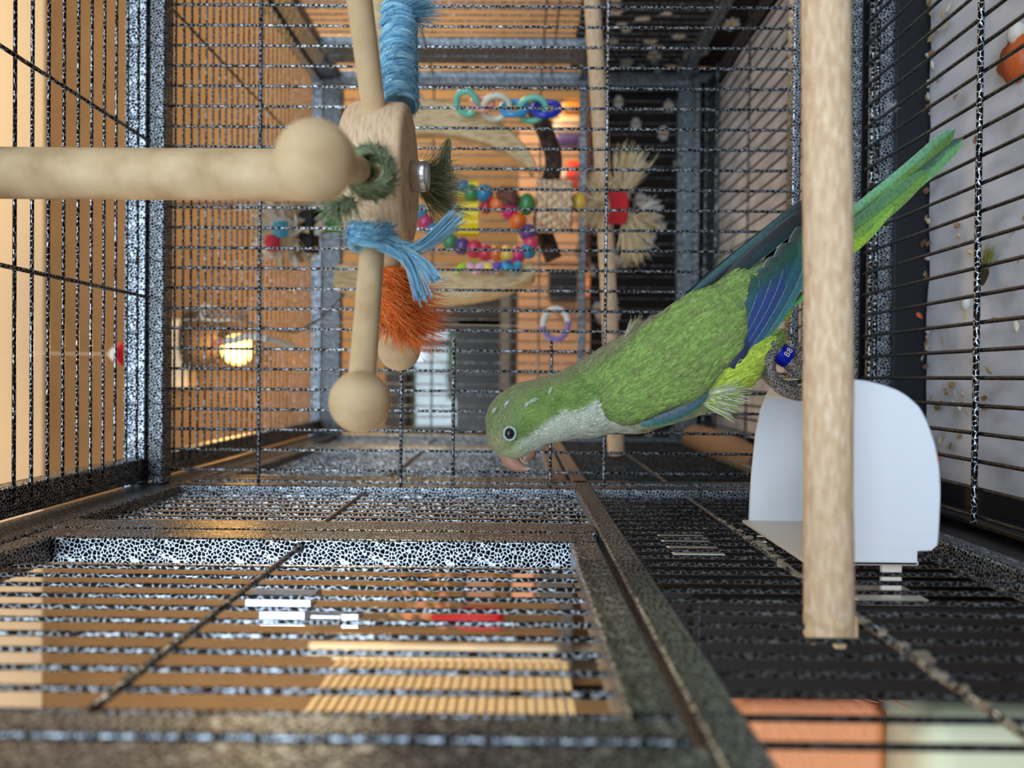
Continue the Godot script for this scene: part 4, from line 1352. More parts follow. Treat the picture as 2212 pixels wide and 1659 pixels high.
	part("lower_mandible", mb.mesh(), bkm, beak)
	mb = MB.new()
	for s in [1.0, -1.0]:
		sweep(mb, [B(1117, 972, 19 * s), B(1120, 984, 17 * s), B(1128, 996, 12 * s), B(1134, 1002, 8 * s), B(1140, 998, 9 * s)], [0.0002, 0.0003, 0.0003, 0.0003, 0.0002], 5, true, lin(206, 192, 170))
	sweep(mb, [B(1080, 984, 4), B(1088, 981, 13), B(1100, 975, 19), B(1110, 972, 20)], [0.0003, 0.0005, 0.0005, 0.0003], 5, true, lin(206, 200, 180))
	part("beak_rim", mb.mesh(), bkm, beak, "flaking pale edge of the beak")
	# eyes
	for s in [1.0, -1.0]:
		var eye = group_node("eye", bird)
		var ec = Vector3(1100.0, 933.0, 47.0 * s)
		mb = MB.new()
		ball(mb, B3(ec), 11.0 * BK, lin(10, 10, 12), 24)
		part("eyeball", mb.mesh(), M.glossy, eye)
		mb = MB.new()
		var ring = []
		for i in 33:
			var an = TAU * i / 32.0
			ring.append(B3(ec + Vector3(cos(an) * 12.2 + 1.0, sin(an) * 14.0, 6.2 * s - absf(sin(an)) * 1.0 * s)))
		sweep(mb, ring, 2.5 * BK, 8, false, lin(172, 184, 188))
		part("eye_ring", mb.mesh(), M.painted, eye, "pale blue-grey bare ring")
	# legs: grey scaled tarsus and four toes each, gripping the rim
	for s in 2:
		var leg = group_node("foot", bird)
		var zo = 40.0 if s == 0 else -46.0
		var dx = 0.0 if s == 0 else 12.0
		var dy = 0.0 if s == 0 else -14.0
		mb = MB.new()
		var q = func(x, y, z): return B(x + dx, y + dy, z + zo)
		sweep(mb, spline([q.call(1650, 744, 0), q.call(1662, 754, 2), q.call(1678, 768, 4), q.call(1694, 776, 4)], 4), [0.0030, 0.0030, 0.0029, 0.0028, 0.0028, 0.0027, 0.0027, 0.0027, 0.0027, 0.0028, 0.0028, 0.0029, 0.0028], 14)
		part("tarsus", mb.mesh(), sk, leg)
		var toes = [
			[[1652, 760, 8], [1644, 786, 16], [1650, 822, 22], [1668, 845, 22], [1700, 856, 20], [1732, 854, 14]],
			[[1660, 764, 0], [1652, 792, 2], [1662, 822, 4], [1684, 838, 6], [1706, 844, 6], [1722, 842, 4]],
			[[1684, 772, 12], [1690, 790, 16], [1702, 806, 18], [1722, 818, 16], [1742, 830, 10]],
			[[1690, 774, 4], [1704, 782, 6], [1720, 770, 8], [1736, 758, 8], [1750, 752, 4]]]
		for tpts in toes:
			var ctrl = []
			for e in tpts: ctrl.append(q.call(e[0], e[1], e[2]))
			var line = spline(ctrl, 5)
			var rad = []
			for i in line.size():
				var f = float(i) / (line.size() - 1)
				rad.append(lerpf(0.0026, 0.0018, f) * (1.0 + 0.07 * sin(f * 16.0)))
			mb = MB.new()
			sweep(mb, line, rad, 14)
			var toe = part("toe", mb.mesh(), sk, leg)
			mb = MB.new()
			var e0: Vector3 = ctrl[ctrl.size() - 1]
			var dr = (e0 - (ctrl[ctrl.size() - 2] as Vector3)).normalized()
			sweep(mb, [e0 - dr * 0.001, e0 + dr * 0.0025 + ey.normalized() * -0.0006, e0 + dr * 0.0042 + ey.normalized() * -0.0026, e0 + dr * 0.0042 + ey.normalized() * -0.0046], [0.0014, 0.0013, 0.0008, 0.0002], 10, true, lin(52, 44, 42))
			part("claw", mb.mesh(), M.glossy, toe)
		if s == 0:
			# blue leg band with its stamped characters
			var bc = q.call(1677, 769, 5)
			var ba = (q.call(1694, 776, 4) - q.call(1662, 754, 2)).normalized()
			mb = MB.new()
			lathe(mb, bc, ba, [Vector2(0.0036, -0.0033), Vector2(0.0052, -0.0035), Vector2(0.0056, -0.0030), Vector2(0.0056, 0.0030), Vector2(0.0052, 0.0035), Vector2(0.0036, 0.0033)], 28)
			var bm2 = mat("anodised_blue", Color(0.03, 0.12, 0.72), 0.28, 0.7)
			var band = part("leg_band", mb.mesh(), bm2, leg, "shiny blue numbered leg band")
			var tm = TextMesh.new()
			tm.text = "B8"
			var sf = SystemFont.new()
			sf.font_names = PackedStringArray(["Droid Sans"])
			tm.font = sf
			tm.font_size = 16
			tm.pixel_size = 0.00025
			tm.depth = 0.0004
			var across = ba.cross(Vector3(0, 0, 1)).normalized()
			if across.y > 0.0 or across.x > 0.0: across = -across
			var outw = ba.cross(across).normalized()
			if outw.z < 0.0: outw = -outw
			var ob = Basis(across, outw.cross(across).normalized(), outw)
			var tx = part("lettering", tm, M.shade_cream, band)
			tx.transform = Transform3D(ob, bc + outw * 0.00555 - across * -0.0014)

# ---------------------------------------------------------------- things in the far half
func px(d: float) -> float: return d / F

func build_rear_toys():
	var d = 0.86
	var u = px(d)
	# rear perch
	var pr = thing("perch", "thin bare wooden perch in the far half of the cage, running behind the divider bars", "perch")
	var mb = MB.new()
	var a = P(1276, -60, 0.80)
	var b = P(1331, 980, 0.88)
	sweep(mb, [a, a.lerp(b, 0.3) + Vector3(0, -0.0015, 0), a.lerp(b, 0.65) + Vector3(0, -0.001, 0), b], [0.0086, 0.0088, 0.009, 0.0095], 24)
	part("dowel", mb.mesh(), M.perch_wood, pr)

	# crescent wooden swing
	var sw = thing("wooden_swing", "crescent-shaped light wooden swing with a dark branch as its seat, behind the spoke toy", "swing")
	var c = P(925, 440, d)
	var xf = Transform3D(Basis(Vector3(0, -1, 0), Vector3(-1, 0, 0), Vector3(0, 0, 1)).rotated(Vector3(0, 0, 1), 0.0), c)
	# local x = down, local y = left
	for s in [-1.0, 1.0]:
		var poly = PackedVector2Array()
		for i in 25:
			var an = lerp(-0.55, 0.74, i / 24.0)
			poly.append(Vector2(sin(an * PI / 2) * 252.0, (128.0 + 92.0 * cos(an * PI / 2)) if s > 0.0 else -cos(an * PI / 2) * 208.0) * u)
		for i in 25:
			var an = lerp(0.74, -0.55, i / 24.0)
			poly.append(Vector2(sin(an * PI / 2) * 246.0, (130.0 + 22.0 * cos(an * PI / 2)) if s > 0.0 else -cos(an * PI / 2) * 140.0) * u)
		mb = MB.new()
		prism(mb, poly, 0.034, xf.rotated_local(Vector3(1, 0, 0), s * 0.14), Color.WHITE, 0.0015)
		part("curved_arm", mb.mesh(), M.arch_wood, sw)
	mb = MB.new()
	sweep(mb, spline([P(1150, 225, d + 0.02), P(1180, 290, d + 0.02), P(1196, 350, d + 0.02), P(1180, 420, d + 0.02), P(1170, 480, d + 0.025), P(1185, 530, d + 0.02), P(1196, 560, d + 0.02)], 5), 0.0098, 12)
	part("branch_seat", mb.mesh(), M.bark, sw)
	mb = MB.new()
	sweep(mb, [P(700, 440, d), P(370, 440, d)], 0.001, 6)
	part("hanger", mb.mesh(), M.black_lacquer, sw)

	# hanging chew toy: blocks, beads, loofah and sisal on one cord
	var ch = thing("chew_toy", "hanging chew toy of yellow blocks, beads, woven sisal roll and frayed red-bound tassel", "toy")
	var dc = 0.83
	var uc = px(dc)
	mb = MB.new()
	sweep(mb, [P(700, 440, dc), P(1350, 452, dc)], 0.0011, 6, true, lin(200, 190, 170))
	part("cord", mb.mesh(), M.painted, ch)
	for yy in [410.0, 455.0, 490.0]:
		mb = MB.new()
		for k in 2:
			sweep(mb, [P(988, yy - 9 + k * 18, dc), P(1034, yy - 9 + k * 18, dc)], 11.0 * uc, 14, true, lin(246, 212, 10))
		part("yellow_block", mb.mesh(), M.glossy, ch)
	var beads = [[1048, 420, 17, 1.0, Color8(200, 45, 62)], [1050, 448, 14, 1.0, Color8(190, 40, 55)], [1138, 441, 19, 1.25, Color8(60, 140, 80)], [1250, 438, 17, 1.3, Color8(240, 196, 60)]]
	for q in beads:
		mb = MB.new()
		ball(mb, P(q[0], q[1], dc), q[2] * uc, (q[4] as Color).srgb_to_linear(), 20, Vector3.RIGHT, q[3])
		part("bead", mb.mesh(), M.glossy, ch)
	mb = MB.new()
	ball(mb, P(1096, 430, dc), 24 * uc, lin(140, 92, 78), 18)
	var lr = []
	for k in 80: lr.append(P(1096, 430, dc) + Vector3(rng.randfn(), rng.randfn(), rng.randfn()).normalized() * 22 * uc)
	for rt in lr: fibres(mb, [rt], rt - P(1096, 430, dc), 8, 0.007, 0.9, 0.0, 0.0004, [Color8(160, 104, 88), Color8(120, 74, 62)], 0.9, 4)
	part("loofah", mb.mesh(), M.fuzzy, ch)
	# woven roll: rows of little sisal loops round a core
	mb = MB.new()
	var r0 = P(1162, 446, dc)
	var r1 = P(1232, 446, dc)
	for row in 7:
		var rc = r0.lerp(r1, (row + 0.5) / 7.0)
		var pts = []
		var cols = []
		for i in 73:
			var an = TAU * i / 72.0
			var rr = 49.0 * uc + 0.0016 * sin(an * 18.0 + row * 2.0)
			pts.append(rc + Vector3(0, sin(an * 18.0 + row) * 0.0012, 0) + Vector3(cos(an) * rr, 0, sin(an) * rr))
			cols.append(lin(240, 214, 176) if (i / 3 + row) % 2 == 0 else lin(212, 172, 142))
		sweep(mb, pts, 0.0033, 6, false, cols)
	lathe(mb, r0, (r1 - r0).normalized(), [Vector2(0.0, 0.0), Vector2(44 * uc, 0.0), Vector2(46 * uc, 0.004), Vector2(46 * uc, r0.distance_to(r1) - 0.004), Vector2(44 * uc, r0.distance_to(r1)), Vector2(0, r0.distance_to(r1))], 24, lin(196, 160, 122))
	for k in 14:
		var an = TAU * k / 14
		for e in [r0, r1]:
			fibres(mb, [e + Vector3(cos(an), 0, sin(an)) * 44 * uc], Vector3(cos(an), 0.2, sin(an)), 14, 0.006, 0.5, 0.0, 0.0005, [Color8(226, 206, 170), Color8(208, 180, 140)], 0.5, 4)
	part("woven_roll", mb.mesh(), M.fuzzy, ch)
	mb = MB.new()
	var sis = [Color8(244, 224, 180), Color8(232, 208, 160), Color8(250, 236, 200), Color8(214, 190, 144)]
	var tc = P(1330, 445, dc)
	fibres(mb, [P(1340, 430, dc), P(1330, 425, dc)], P(1365, 330, dc) - tc, 300, 0.056, 0.20, 0.0, 0.0006, sis, 0.35, 7)
	fibres(mb, [P(1355, 470, dc), P(1350, 480, dc)], P(1362, 560, dc) - tc, 300, 0.046, 0.18, 0.0, 0.0006, sis, 0.35, 7)
	fibres(mb, [P(1300, 440, dc), P(1310, 430, dc)], P(1270, 470, dc) - P(1310, 430, dc), 220, 0.034, 0.35, 0.0, 0.0006, sis, 0.35, 6)
	fibres(mb, [P(1290, 430, dc), P(1350, 420, dc)], P(1310, 360, dc) - P(1300, 440, dc), 200, 0.034, 0.5, 0.0, 0.0006, sis, 0.4, 6)
	fibres(mb, [P(1370, 470, dc)], P(1400, 480, dc) - P(1370, 470, dc), 200, 0.030, 0.5, 0.0, 0.0006, sis, 0.4, 6)
	part("sisal_tassel", mb.mesh(), M.fuzzy, ch)
	mb = MB.new()
	fibres(mb, [P(1390, 450, dc), P(1392, 462, dc)], P(1430, 445, dc) - P(1390, 455, dc), 160, 0.020, 0.35, 0.0, 0.0006, [Color8(226, 226, 222), Color8(206, 206, 204)], 0.4, 6)
	part("white_fringe", mb.mesh(), M.fuzzy, ch)
	mb = MB.new()
	for k in 9:
		var an = 0.2 + k * 0.35
		sweep(mb, spline([P(1316 + k * 4, 412, dc - 0.012), P(1322 + k * 4, 445, dc - 0.022), P(1314 + k * 4, 482, dc - 0.012)], 5), 0.0024, 6, true, lin(190, 38, 48) * (0.8 + 0.05 * k))
	part("red_binding", mb.mesh(), M.fuzzy, ch)

	# string of beads hanging in a loop
	var bs = thing("bead_string", "string of bright wooden beads hanging in a loop in front of the crescent swing", "beads")
	var loop = [P(905, 460, d - 0.03), P(918, 480, d - 0.03), P(938, 500, d - 0.03), P(972, 522, d - 0.03), P(998, 532, d - 0.03), P(1024, 538, d - 0.03), P(1048, 546, d - 0.03), P(1072, 548, d - 0.03), P(1096, 550, d - 0.03), P(1118, 550, d - 0.03), P(1140, 542, d - 0.03), P(1146, 526, d - 0.03), P(1140, 502, d - 0.03), P(1118, 478, d - 0.03), P(1100, 456, d - 0.03), P(1075, 441, d - 0.03), P(1046, 418, d - 0.03), P(1018, 417, d - 0.03), P(1000, 405, d - 0.03)]
	var bc = [Color8(70, 150, 190), Color8(200, 60, 110), Color8(60, 140, 180), Color8(70, 140, 90), Color8(90, 60, 130), Color8(215, 60, 85), Color8(220, 62, 90), Color8(236, 120, 50), Color8(240, 200, 90), Color8(225, 50, 120), Color8(40, 140, 170), Color8(225, 70, 100), Color8(110, 70, 140), Color8(240, 118, 40), Color8(222, 40, 120), Color8(244, 130, 60), Color8(40, 140, 180), Color8(60, 140, 80), Color8(40, 130, 180)]
	mb = MB.new()
	sweep(mb, spline(loop, 3), 0.0006, 5, true, lin(200, 190, 170))
	part("cord", mb.mesh(), M.painted, bs)
	for i in loop.size():
		mb = MB.new()
		var dir = (loop[min(i + 1, loop.size() - 1)] - loop[max(i - 1, 0)]).normalized()
		ball(mb, loop[i], 18.5 * u * rng.randf_range(0.92, 1.08), (bc[i] as Color).srgb_to_linear(), 18, dir, 0.92, 0.0007)
		part("bead", mb.mesh(), M.glossy, bs)

	# chain of plastic links along the right arm of the swing
	var lk = thing("plastic_chain", "chain of pastel and dark blue plastic links hanging beside the crescent swing", "chain")
	var lcol = [Color8(110, 205, 180), Color8(246, 166, 150), Color8(226, 226, 208), Color8(60, 160, 220), Color8(120, 210, 186), Color8(20, 50, 200)]
	var lx = [1008, 1042, 1072, 1112, 1150, 1180]
	var ly = [222, 224, 232, 234, 236, 235]
	for i in 6:
		var ctr = P(lx[i], ly[i], d - 0.05)
		var flip = i % 2 == 1
		var pts = []
		for k in 25:
			var an = TAU * k / 24.0
			var p = Vector3(cos(an) * 23.0 * u, sin(an) * (27.0 if i >= 2 else 20.0) * u, 0)
			pts.append(ctr + Basis(Vector3(0, 1, 0), (0.7 if flip else -0.6)) * (Basis(Vector3(0, 0, 1), 0.35) * p))
		mb = MB.new()
		sweep(mb, pts, 6.6 * u, 10, false, (lcol[i] as Color).srgb_to_linear())
		part("link", mb.mesh(), M.glossy, lk)

	# pastel plait lying along the left arm
	var pl = thing("plaited_cord", "pastel plaited cord in lime, pink, yellow and purple along the left arm of the swing", "cord")
	var pc = [Color8(176, 214, 50), Color8(240, 176, 200), Color8(240, 190, 215), Color8(246, 222, 110), Color8(110, 80, 190), Color8(60, 180, 226)]
	for k in 6:
		mb = MB.new()
		var x0 = 986.0 + k * 19.0
		sweep(mb, spline([P(x0, 585 - (k % 2) * 14, d - 0.04), P(x0 + 12, 575, d - 0.046), P(x0 + 30, 572 + (k % 2) * 10, d - 0.04), P(x0 + 40, 568, d - 0.036)], 4), 7.5 * u, 8, true, (pc[k] as Color).srgb_to_linear())
		part("strand", mb.mesh(), M.painted, pl)

	# two-tone ring in mid air on a thread
	var rg = thing("ring_toy", "white and lilac ring toy hanging alone to the left of the swing", "toy")
	for k in 2:
		mb = MB.new()
		var pts = []
		for i in 13:
			var an = (PI * i / 12.0) + (0.6 + PI * k)
			pts.append(P(1200 - cos(an) * 24.0 - sin(an) * 12.0, 700 + sin(an) * 30.0 - cos(an) * 14.0, d))
		sweep(mb, pts, 6.5 * u, 10, true, lin(238, 236, 232) if k == 1 else lin(150, 128, 190))
		part("ring_half", mb.mesh(), M.painted, rg)
	mb = MB.new()
	sweep(mb, [P(1168, 705, d), P(372, 690, d)], 0.0004, 5)
	part("thread", mb.mesh(), M.shade_cream, rg)

	# green plastic piece behind the hub
	var gp = thing("green_block", "ridged bright green plastic toy block half hidden by the wooden hub", "toy")
	mb = MB.new()
	for k in 3:
		sweep(mb, [P(690 + k * 4, 452 + k * 20, d), P(738, 452 + k * 20, d)], 11.0 * u, 12, true, lin(50, 180, 80))
	part("ridged_block", mb.mesh(), M.glossy, gp)

	# shredded paper toy near the roof
	var st = thing("shredder_toy", "shredding toy of cream paper strips with cyan and pink bows under the cage roof", "toy")
	mb = MB.new()
	var sc = P(625, 500, 0.84)
	var scol = [lin(246, 242, 232), lin(240, 226, 196), lin(248, 248, 246), lin(226, 206, 172)]
	ball(mb, sc, 0.022, scol[1], 14)
	for k in 150:
		var dr = Vector3(rng.randfn(), rng.randfn(), rng.randfn() + 0.3).normalized()
		var sd = dr.cross(Vector3(rng.randfn(), rng.randfn(), rng.randfn())).normalized()
		var l = rng.randf_range(0.026, 0.044)
		sweep(mb, [sc + dr * 0.012, sc + dr * l * 0.6 + sd * 0.002, sc + dr * l + sd * rng.randf_range(-0.008, 0.008)], [0.0034, 0.0038, 0.0030], 6, true, scol[k % 4], 0.14, sd)
	part("paper_strips", mb.mesh(), M.fuzzy, st)
	for q in [[605, 495, Color8(90, 190, 220)], [588, 525, Color8(226, 70, 96)]]:
		mb = MB.new()
		for k in 5:
			sweep(mb, spline([P(q[0] - 12, q[1] - 12 + k * 6, 0.80), P(q[0], q[1] - 14 + k * 7, 0.795), P(q[0] + 16, q[1] - 12 + k * 6, 0.80)], 4), 0.0022, 6, true, (q[2] as Color).srgb_to_linear())
		part("bow", mb.mesh(), M.fuzzy, st)
	mb = MB.new()
	box(mb, P(668, 500, 0.84), Vector3(0.050, 0.016, 0.03), 0.002)
	part("brown_block", mb.mesh(), M.dark_wood, st)
	mb = MB.new()
	sweep(mb, [P(510, 448, 0.84), P(700, 446, 0.84)], 0.0035, 10)
	part("paper_rod", mb.mesh(), M.shade_cream, st)

	# rope bolt perch and dark wire by the roof
	var rp = thing("rope_perch", "short pale fluffy rope perch with an orange end, hanging near the glowing lamp", "perch")
	mb = MB.new()
	var line = spline([P(458, 742, 0.9), P(500, 736, 0.9), P(545, 727, 0.9), P(600, 738, 0.9), P(648, 758, 0.9)], 8)
	var cols = []
	for i in line.size(): cols.append(lin(206, 112, 64) if i < 6 else lin(210, 206, 190))
	sweep(mb, line, 0.0042, 10, true, cols)
	fibres(mb, line.slice(8), Vector3(0, -0.3, 1), 260, 0.006, 1.0, 0.2, 0.0002, [Color8(220, 216, 204)], 0.5, 4)
	part("rope", mb.mesh(), M.fuzzy, rp)
	var dwr = thing("dark_wire", "thin dark bent wire with a small loop running under the far roof", "wire")
	mb = MB.new()
	sweep(mb, spline([P(366, 660, 0.86), P(440, 674, 0.86), P(500, 684, 0.86), P(550, 700, 0.86), P(590, 712, 0.86), P(640, 716, 0.86), P(662, 706, 0.86), P(700, 680, 0.86), P(772, 605, 0.86)], 6), 0.0013, 6)
	part("strand", mb.mesh(), M.grey_metal, dwr)
	mb = MB.new()
	var lp = []
	for i in 17: lp.append(P(524 + cos(TAU * i / 16.0) * 7, 680 + sin(TAU * i / 16.0) * 7, 0.86))
	sweep(mb, lp, 0.001, 6, false)
	part("loop", mb.mesh(), M.grey_metal, dwr)
	var cl = thing("wire_clip", "white bent wire clip under the roof beside the rope perch", "clip")
	mb = MB.new()
	sweep(mb, spline([P(500, 690, 0.88), P(470, 692, 0.88), P(440, 688, 0.88), P(434, 676, 0.88), P(436, 662, 0.88), P(460, 662, 0.88), P(490, 672, 0.88)], 5), 0.0014, 8)
	part("wire_bend", mb.mesh(), M.shade_cream, cl)

	var lg = thing("driftwood_log", "tan split log lying on the far grate to the left of the rear perch", "log")
	mb = MB.new()
	sweep(mb, spline([P(1490, 940, 1.08), P(1530, 955, 0.98), P(1580, 975, 0.89), P(1640, 1003, 0.80)], 5), [0.006, 0.014, 0.017, 0.018, 0.018, 0.019, 0.018, 0.019, 0.020, 0.019, 0.018, 0.018, 0.017, 0.016, 0.015, 0.012], 14)
	part("log_body", mb.mesh(), M.log_wood, lg)
	# seed guard cloth with daisies round the foot of the far half
	var dt = Image.create(768, 384, false, Image.FORMAT_RGB8)
	dt.fill(Color(0.12, 0.092, 0.088))
	var r2 = RandomNumberGenerator.new()
	r2.seed = 99
	for k in 2600:
		var qx = r2.randi() % 768
		var qy = r2.randi() % 384
		dt.fill_rect(Rect2i(qx, qy, r2.randi_range(2, 9), r2.randi_range(1, 3)), Color(0.16, 0.13, 0.125).lerp(Color(0.07, 0.06, 0.06), r2.randf()))
	for k in 70:
		var q = Vector2(r2.randi() % 768, r2.randi() % 384)
		var s = r2.randf_range(13.0, 19.0)
		for yy in range(-20, 21):
			for xx in range(-20, 21):
				var o = Vector2(xx, yy)
				var an = o.angle() + k
				var rr = s * (0.62 + 0.38 * absf(cos(an * 4.0)))
				var ix = int(q.x + xx)
				var iy = int(q.y + yy)
				if ix < 0 or iy < 0 or ix >= 768 or iy >= 384: continue
				if o.length() < s * 0.3: dt.set_pixel(ix, iy, Color(0.85, 0.68, 0.15))
				elif o.length() < rr: dt.set_pixel(ix, iy, Color(0.80, 0.80, 0.80))
	var dm = mat("daisy_cloth", Color(1, 1, 1), 0.95)
	dm.albedo_texture = ImageTexture.create_from_image(dt)
	var sg = thing("seed_guard", "dark brown cloth seed guard printed with white daisies, round the cage's far half", "cloth")
	for side in 2:
		mb = MB.new()
		var n = 40
		for i in n + 1:
			for j in 7:
				var f = float(i) / n
				var y = lerp(-0.315, -0.108 if side == 0 else -0.075, j / 6.0)
				var wv = 0.004 * sin(f * 40.0 + j) + 0.003 * sin(f * 17.0)
				var p = Vector3(lerp(-0.09, XR + 0.03, f), y, -1.165 - wv) if side == 0 else Vector3(XR + 0.030 + wv, y, lerp(-1.165, -0.60, f))
				mb.vert(p, Vector3(0.2 * cos(f * 40.0), 0, 1) if side == 0 else Vector3(-1, 0, 0.2), Color.WHITE, Vector2(f, 1.0 - j / 6.0))
		for i in n:
			for j in 6:
				var k = i * 7 + j
				mb.quad(k, k + 1, k + 8, k + 7)
		part("cloth_panel", mb.mesh(), dm, sg)

# ---------------------------------------------------------------- the room beyond the cage
func build_background():
	# lamp on the far wall: cream plate, brown shade, glowing bulb
	var lp = thing("wall_lamp", "wall lamp with glowing round bulb, brown shade and cream mount on the far wall", "lamp")
	var d = 2.05
	var u = px(d)
	var mb = MB.new()
	var mc = P(392, 765, 2.16)
	box(mb, mc, Vector3(0.19, 0.065, 0.07), 0.006)
	part("mount", mb.mesh(), M.shade_cream, lp)
	mb = MB.new()
	lathe(mb, P(412, 735, d), Vector3.DOWN, [Vector2(0.0, -0.002), Vector2(0.080, 0.0), Vector2(0.078, 0.03), Vector2(0.052, 0.075), Vector2(0.045, 0.092), Vector2(0.040, 0.092), Vector2(0.045, 0.075), Vector2(0.06, 0.03)], 28)
	part("shade", mb.mesh(), M.shade_brown, lp)
	mb = MB.new()
	var bc = P(513, 755, d)
	ball(mb, bc, 0.040, Color.WHITE, 28, Vector3.UP, 1.0)
	var bulb = part("bulb", mb.mesh(), M.bulb_glow, lp)
	mb = MB.new()
	sweep(mb, [P(470, 750, d), P(492, 754, d)], 0.016, 14)
	part("socket", mb.mesh(), M.shade_brown, lp)
	var ol = OmniLight3D.new()
	ol.name = "bulb_light"
	ol.light_color = Color(1.0, 0.74, 0.38)
	ol.light_energy = 0.11
	ol.light_size = 0.05
	ol.omni_range = 6.0
	ol.omni_attenuation = 2.0
	ol.shadow_enabled = true
	add_child(ol)
	ol.position = bc + Vector3(0, -0.005, 0.075)

	# red and white cone ornament above the cage
	var cone = thing("cone_ornament", "tiny white-tipped red cone ornament beyond the cage roof", "ornament")
	mb = MB.new()
	var ca = P(268, 765, 1.2)
	lathe(mb, ca, Vector3.UP, [Vector2(0.0, -0.001), Vector2(0.019, 0.0), Vector2(0.017, 0.006)], 20, lin(214, 30, 56))
	part("cone_base", mb.mesh(), M.painted, cone)
	mb = MB.new()
	lathe(mb, ca, Vector3.UP, [Vector2(0.016, 0.006), Vector2(0.012, 0.014), Vector2(0.006, 0.021), Vector2(0.0, 0.024)], 20, lin(236, 232, 226))
	part("cone_tip", mb.mesh(), M.painted, cone)
	mb = MB.new()
	sweep(mb, [ca + Vector3(0, 0.022, 0), Vector3(ca.x, 1.356, ca.z)], 0.0008, 5)
	part("thread", mb.mesh(), M.shade_cream, cone)

	# peach boarded cabinet right of the far window
	var cb = thing("peach_cupboard", "peach boarded cupboard with red-brown edges beyond the far end of the cage", "cupboard")
	var c0 = P(1118, 960, 1.9)
	var c1 = P(1330, 560, 1.9)
	for k in 7:
		var f0 = k / 7.0
		var xx = lerp(c0.x, 0.62, (k + 0.5) / 7.0)
		part("board", box_mesh(Vector3(xx, -0.55, -1.93), Vector3((0.62 - c0.x) / 7.0 - 0.003, 1.10, 0.02), 0.003), M.peach_paint, cb)
	part("back_panel", box_mesh(Vector3((c0.x + 0.62) * 0.5, -0.55, -1.955), Vector3(0.62 - c0.x, 1.10, 0.02), 0.003), M.dark_wood, cb)
	part("side_panel", box_mesh(Vector3(c0.x - 0.012, -0.55, -1.98), Vector3(0.022, 1.10, 0.18), 0.003), M.red_wood, cb)
	part("dark_plate", box_mesh(P(1217, 617, 1.905), Vector3(0.075, 0.074, 0.03), 0.004), M.black_lacquer, cb)
	part("red_strip", box_mesh(P(1265, 612, 1.905), Vector3(0.066, 0.022, 0.026), 0.004), M.terracotta_fleece, cb)
	# open shelf with odds and ends to its right
	var sh = thing("shelf_unit", "red-brown wooden shelf unit with small objects beyond the right end of the swing", "shelf")
	var s0 = P(1255, 520, 1.75)
	var s1 = P(1255, 200, 1.75)
	for y in [P(1262, 400, 1.75).y, -0.42, -0.70]:
		part("shelf_board", box_mesh(Vector3((s0.x + s1.x) * 0.5, y - 0.012, -1.80), Vector3(s1.x - s0.x, 0.022, 0.22), 0.002), M.red_wood, sh)
	for x in [s0.x, s1.x]:
		part("upright", box_mesh(Vector3(x, -0.62, -1.80), Vector3(0.022, 0.96, 0.22), 0.002), M.red_wood, sh)
	var yb = P(1262, 400, 1.75).y
	var jars = [[380, 0.032, 0.050, Color8(214, 60, 30), "squat orange-red jar on the top shelf", "jar"], [300, 0.020, 0.075, Color8(96, 74, 130), "slim dark violet bottle on the top shelf", "bottle"], [275, 0.026, 0.07, Color8(232, 190, 150), "pale peach pot on the top shelf", "pot"], [240, 0.024, 0.06, Color8(224, 140, 40), "amber jar on the top shelf", "jar"]]
	for j in jars:
		var o = thing("shelf_" + j[5], j[4] + " of the red-brown shelf unit", j[5])
		mb = MB.new()
		var at = P(1250, j[0], 1.75)
		at.y = yb
		lathe(mb, at, Vector3.UP, [Vector2(0, 0), Vector2(j[1], 0.0), Vector2(j[1] * 1.05, j[2] * 0.3), Vector2(j[1], j[2] * 0.75), Vector2(j[1] * 0.6, j[2] * 0.85), Vector2(0, j[2] * 0.85)], 20, (j[3] as Color).srgb_to_linear())
		part("body", mb.mesh(), M.painted, o)
		mb = MB.new()
		lathe(mb, at, Vector3.UP, [Vector2(j[1] * 0.62, j[2] * 0.83), Vector2(j[1] * 0.66, j[2] * 0.86), Vector2(j[1] * 0.64, j[2]), Vector2(0, j[2])], 20, lin(226, 206, 190))
		part("lid", mb.mesh(), M.painted, o)

	# grey post and brown post beside the window
	var dp = thing("door_post", "grey and brown door post standing between the far window and the peach cupboard", "post")
	part("grey_strip", box_mesh(P(1092, 800, 2.1) + Vector3(0, 0, 0), Vector3(0.5, 0.028, 0.05), 0.003), M.grey_metal, dp)
	part("brown_strip", box_mesh(P(1115, 800, 2.1) + Vector3(0, 0, 0), Vector3(0.5, 0.030, 0.05), 0.003), M.dark_wood, dp)

	# dark cabinet close outside the left side
	var dk = thing("dark_cabinet", "dark brown cabinet standing just outside the cage, below the middle rail", "cabinet")
	part("body", box_mesh(Vector3(-0.1555, -0.5925, -0.84), Vector3(0.061, 1.015, 0.76), 0.004), M.dark_wood, dk)
	part("door", box_mesh(Vector3(-0.1555, -0.5925, -0.450), Vector3(0.057, 0.98, 0.016), 0.004), M.dark_wood, dk)
	mb = MB.new()
	sweep(mb, [Vector3(-0.14, -0.50, -0.442), Vector3(-0.14, -0.50, -0.430)], 0.005, 12)
	part("knob", mb.mesh(), M.grey_metal, dk)

	# padded sage bench with a terracotta fleece folded on it
	var st = thing("sage_bench", "pale sage-green padded bench outside the lower left of the cage", "bench")
	part("cushion", box_mesh(Vector3(-0.405, -0.285, -0.565), Vector3(0.43, 0.10, 0.25), 0.02), M.sage_fabric, st)
	for k in 3:
		mb = MB.new()
		sweep(mb, [Vector3(-0.27 - k * 0.12, -0.234, -0.445), Vector3(-0.27 - k * 0.12, -0.234, -0.685)], 0.003, 8)
		part("seam", mb.mesh(), M.sage_fabric, st)
	part("base", box_mesh(Vector3(-0.405, -0.718, -0.565), Vector3(0.41, 0.764, 0.23), 0.01), M.dark_wood, st)
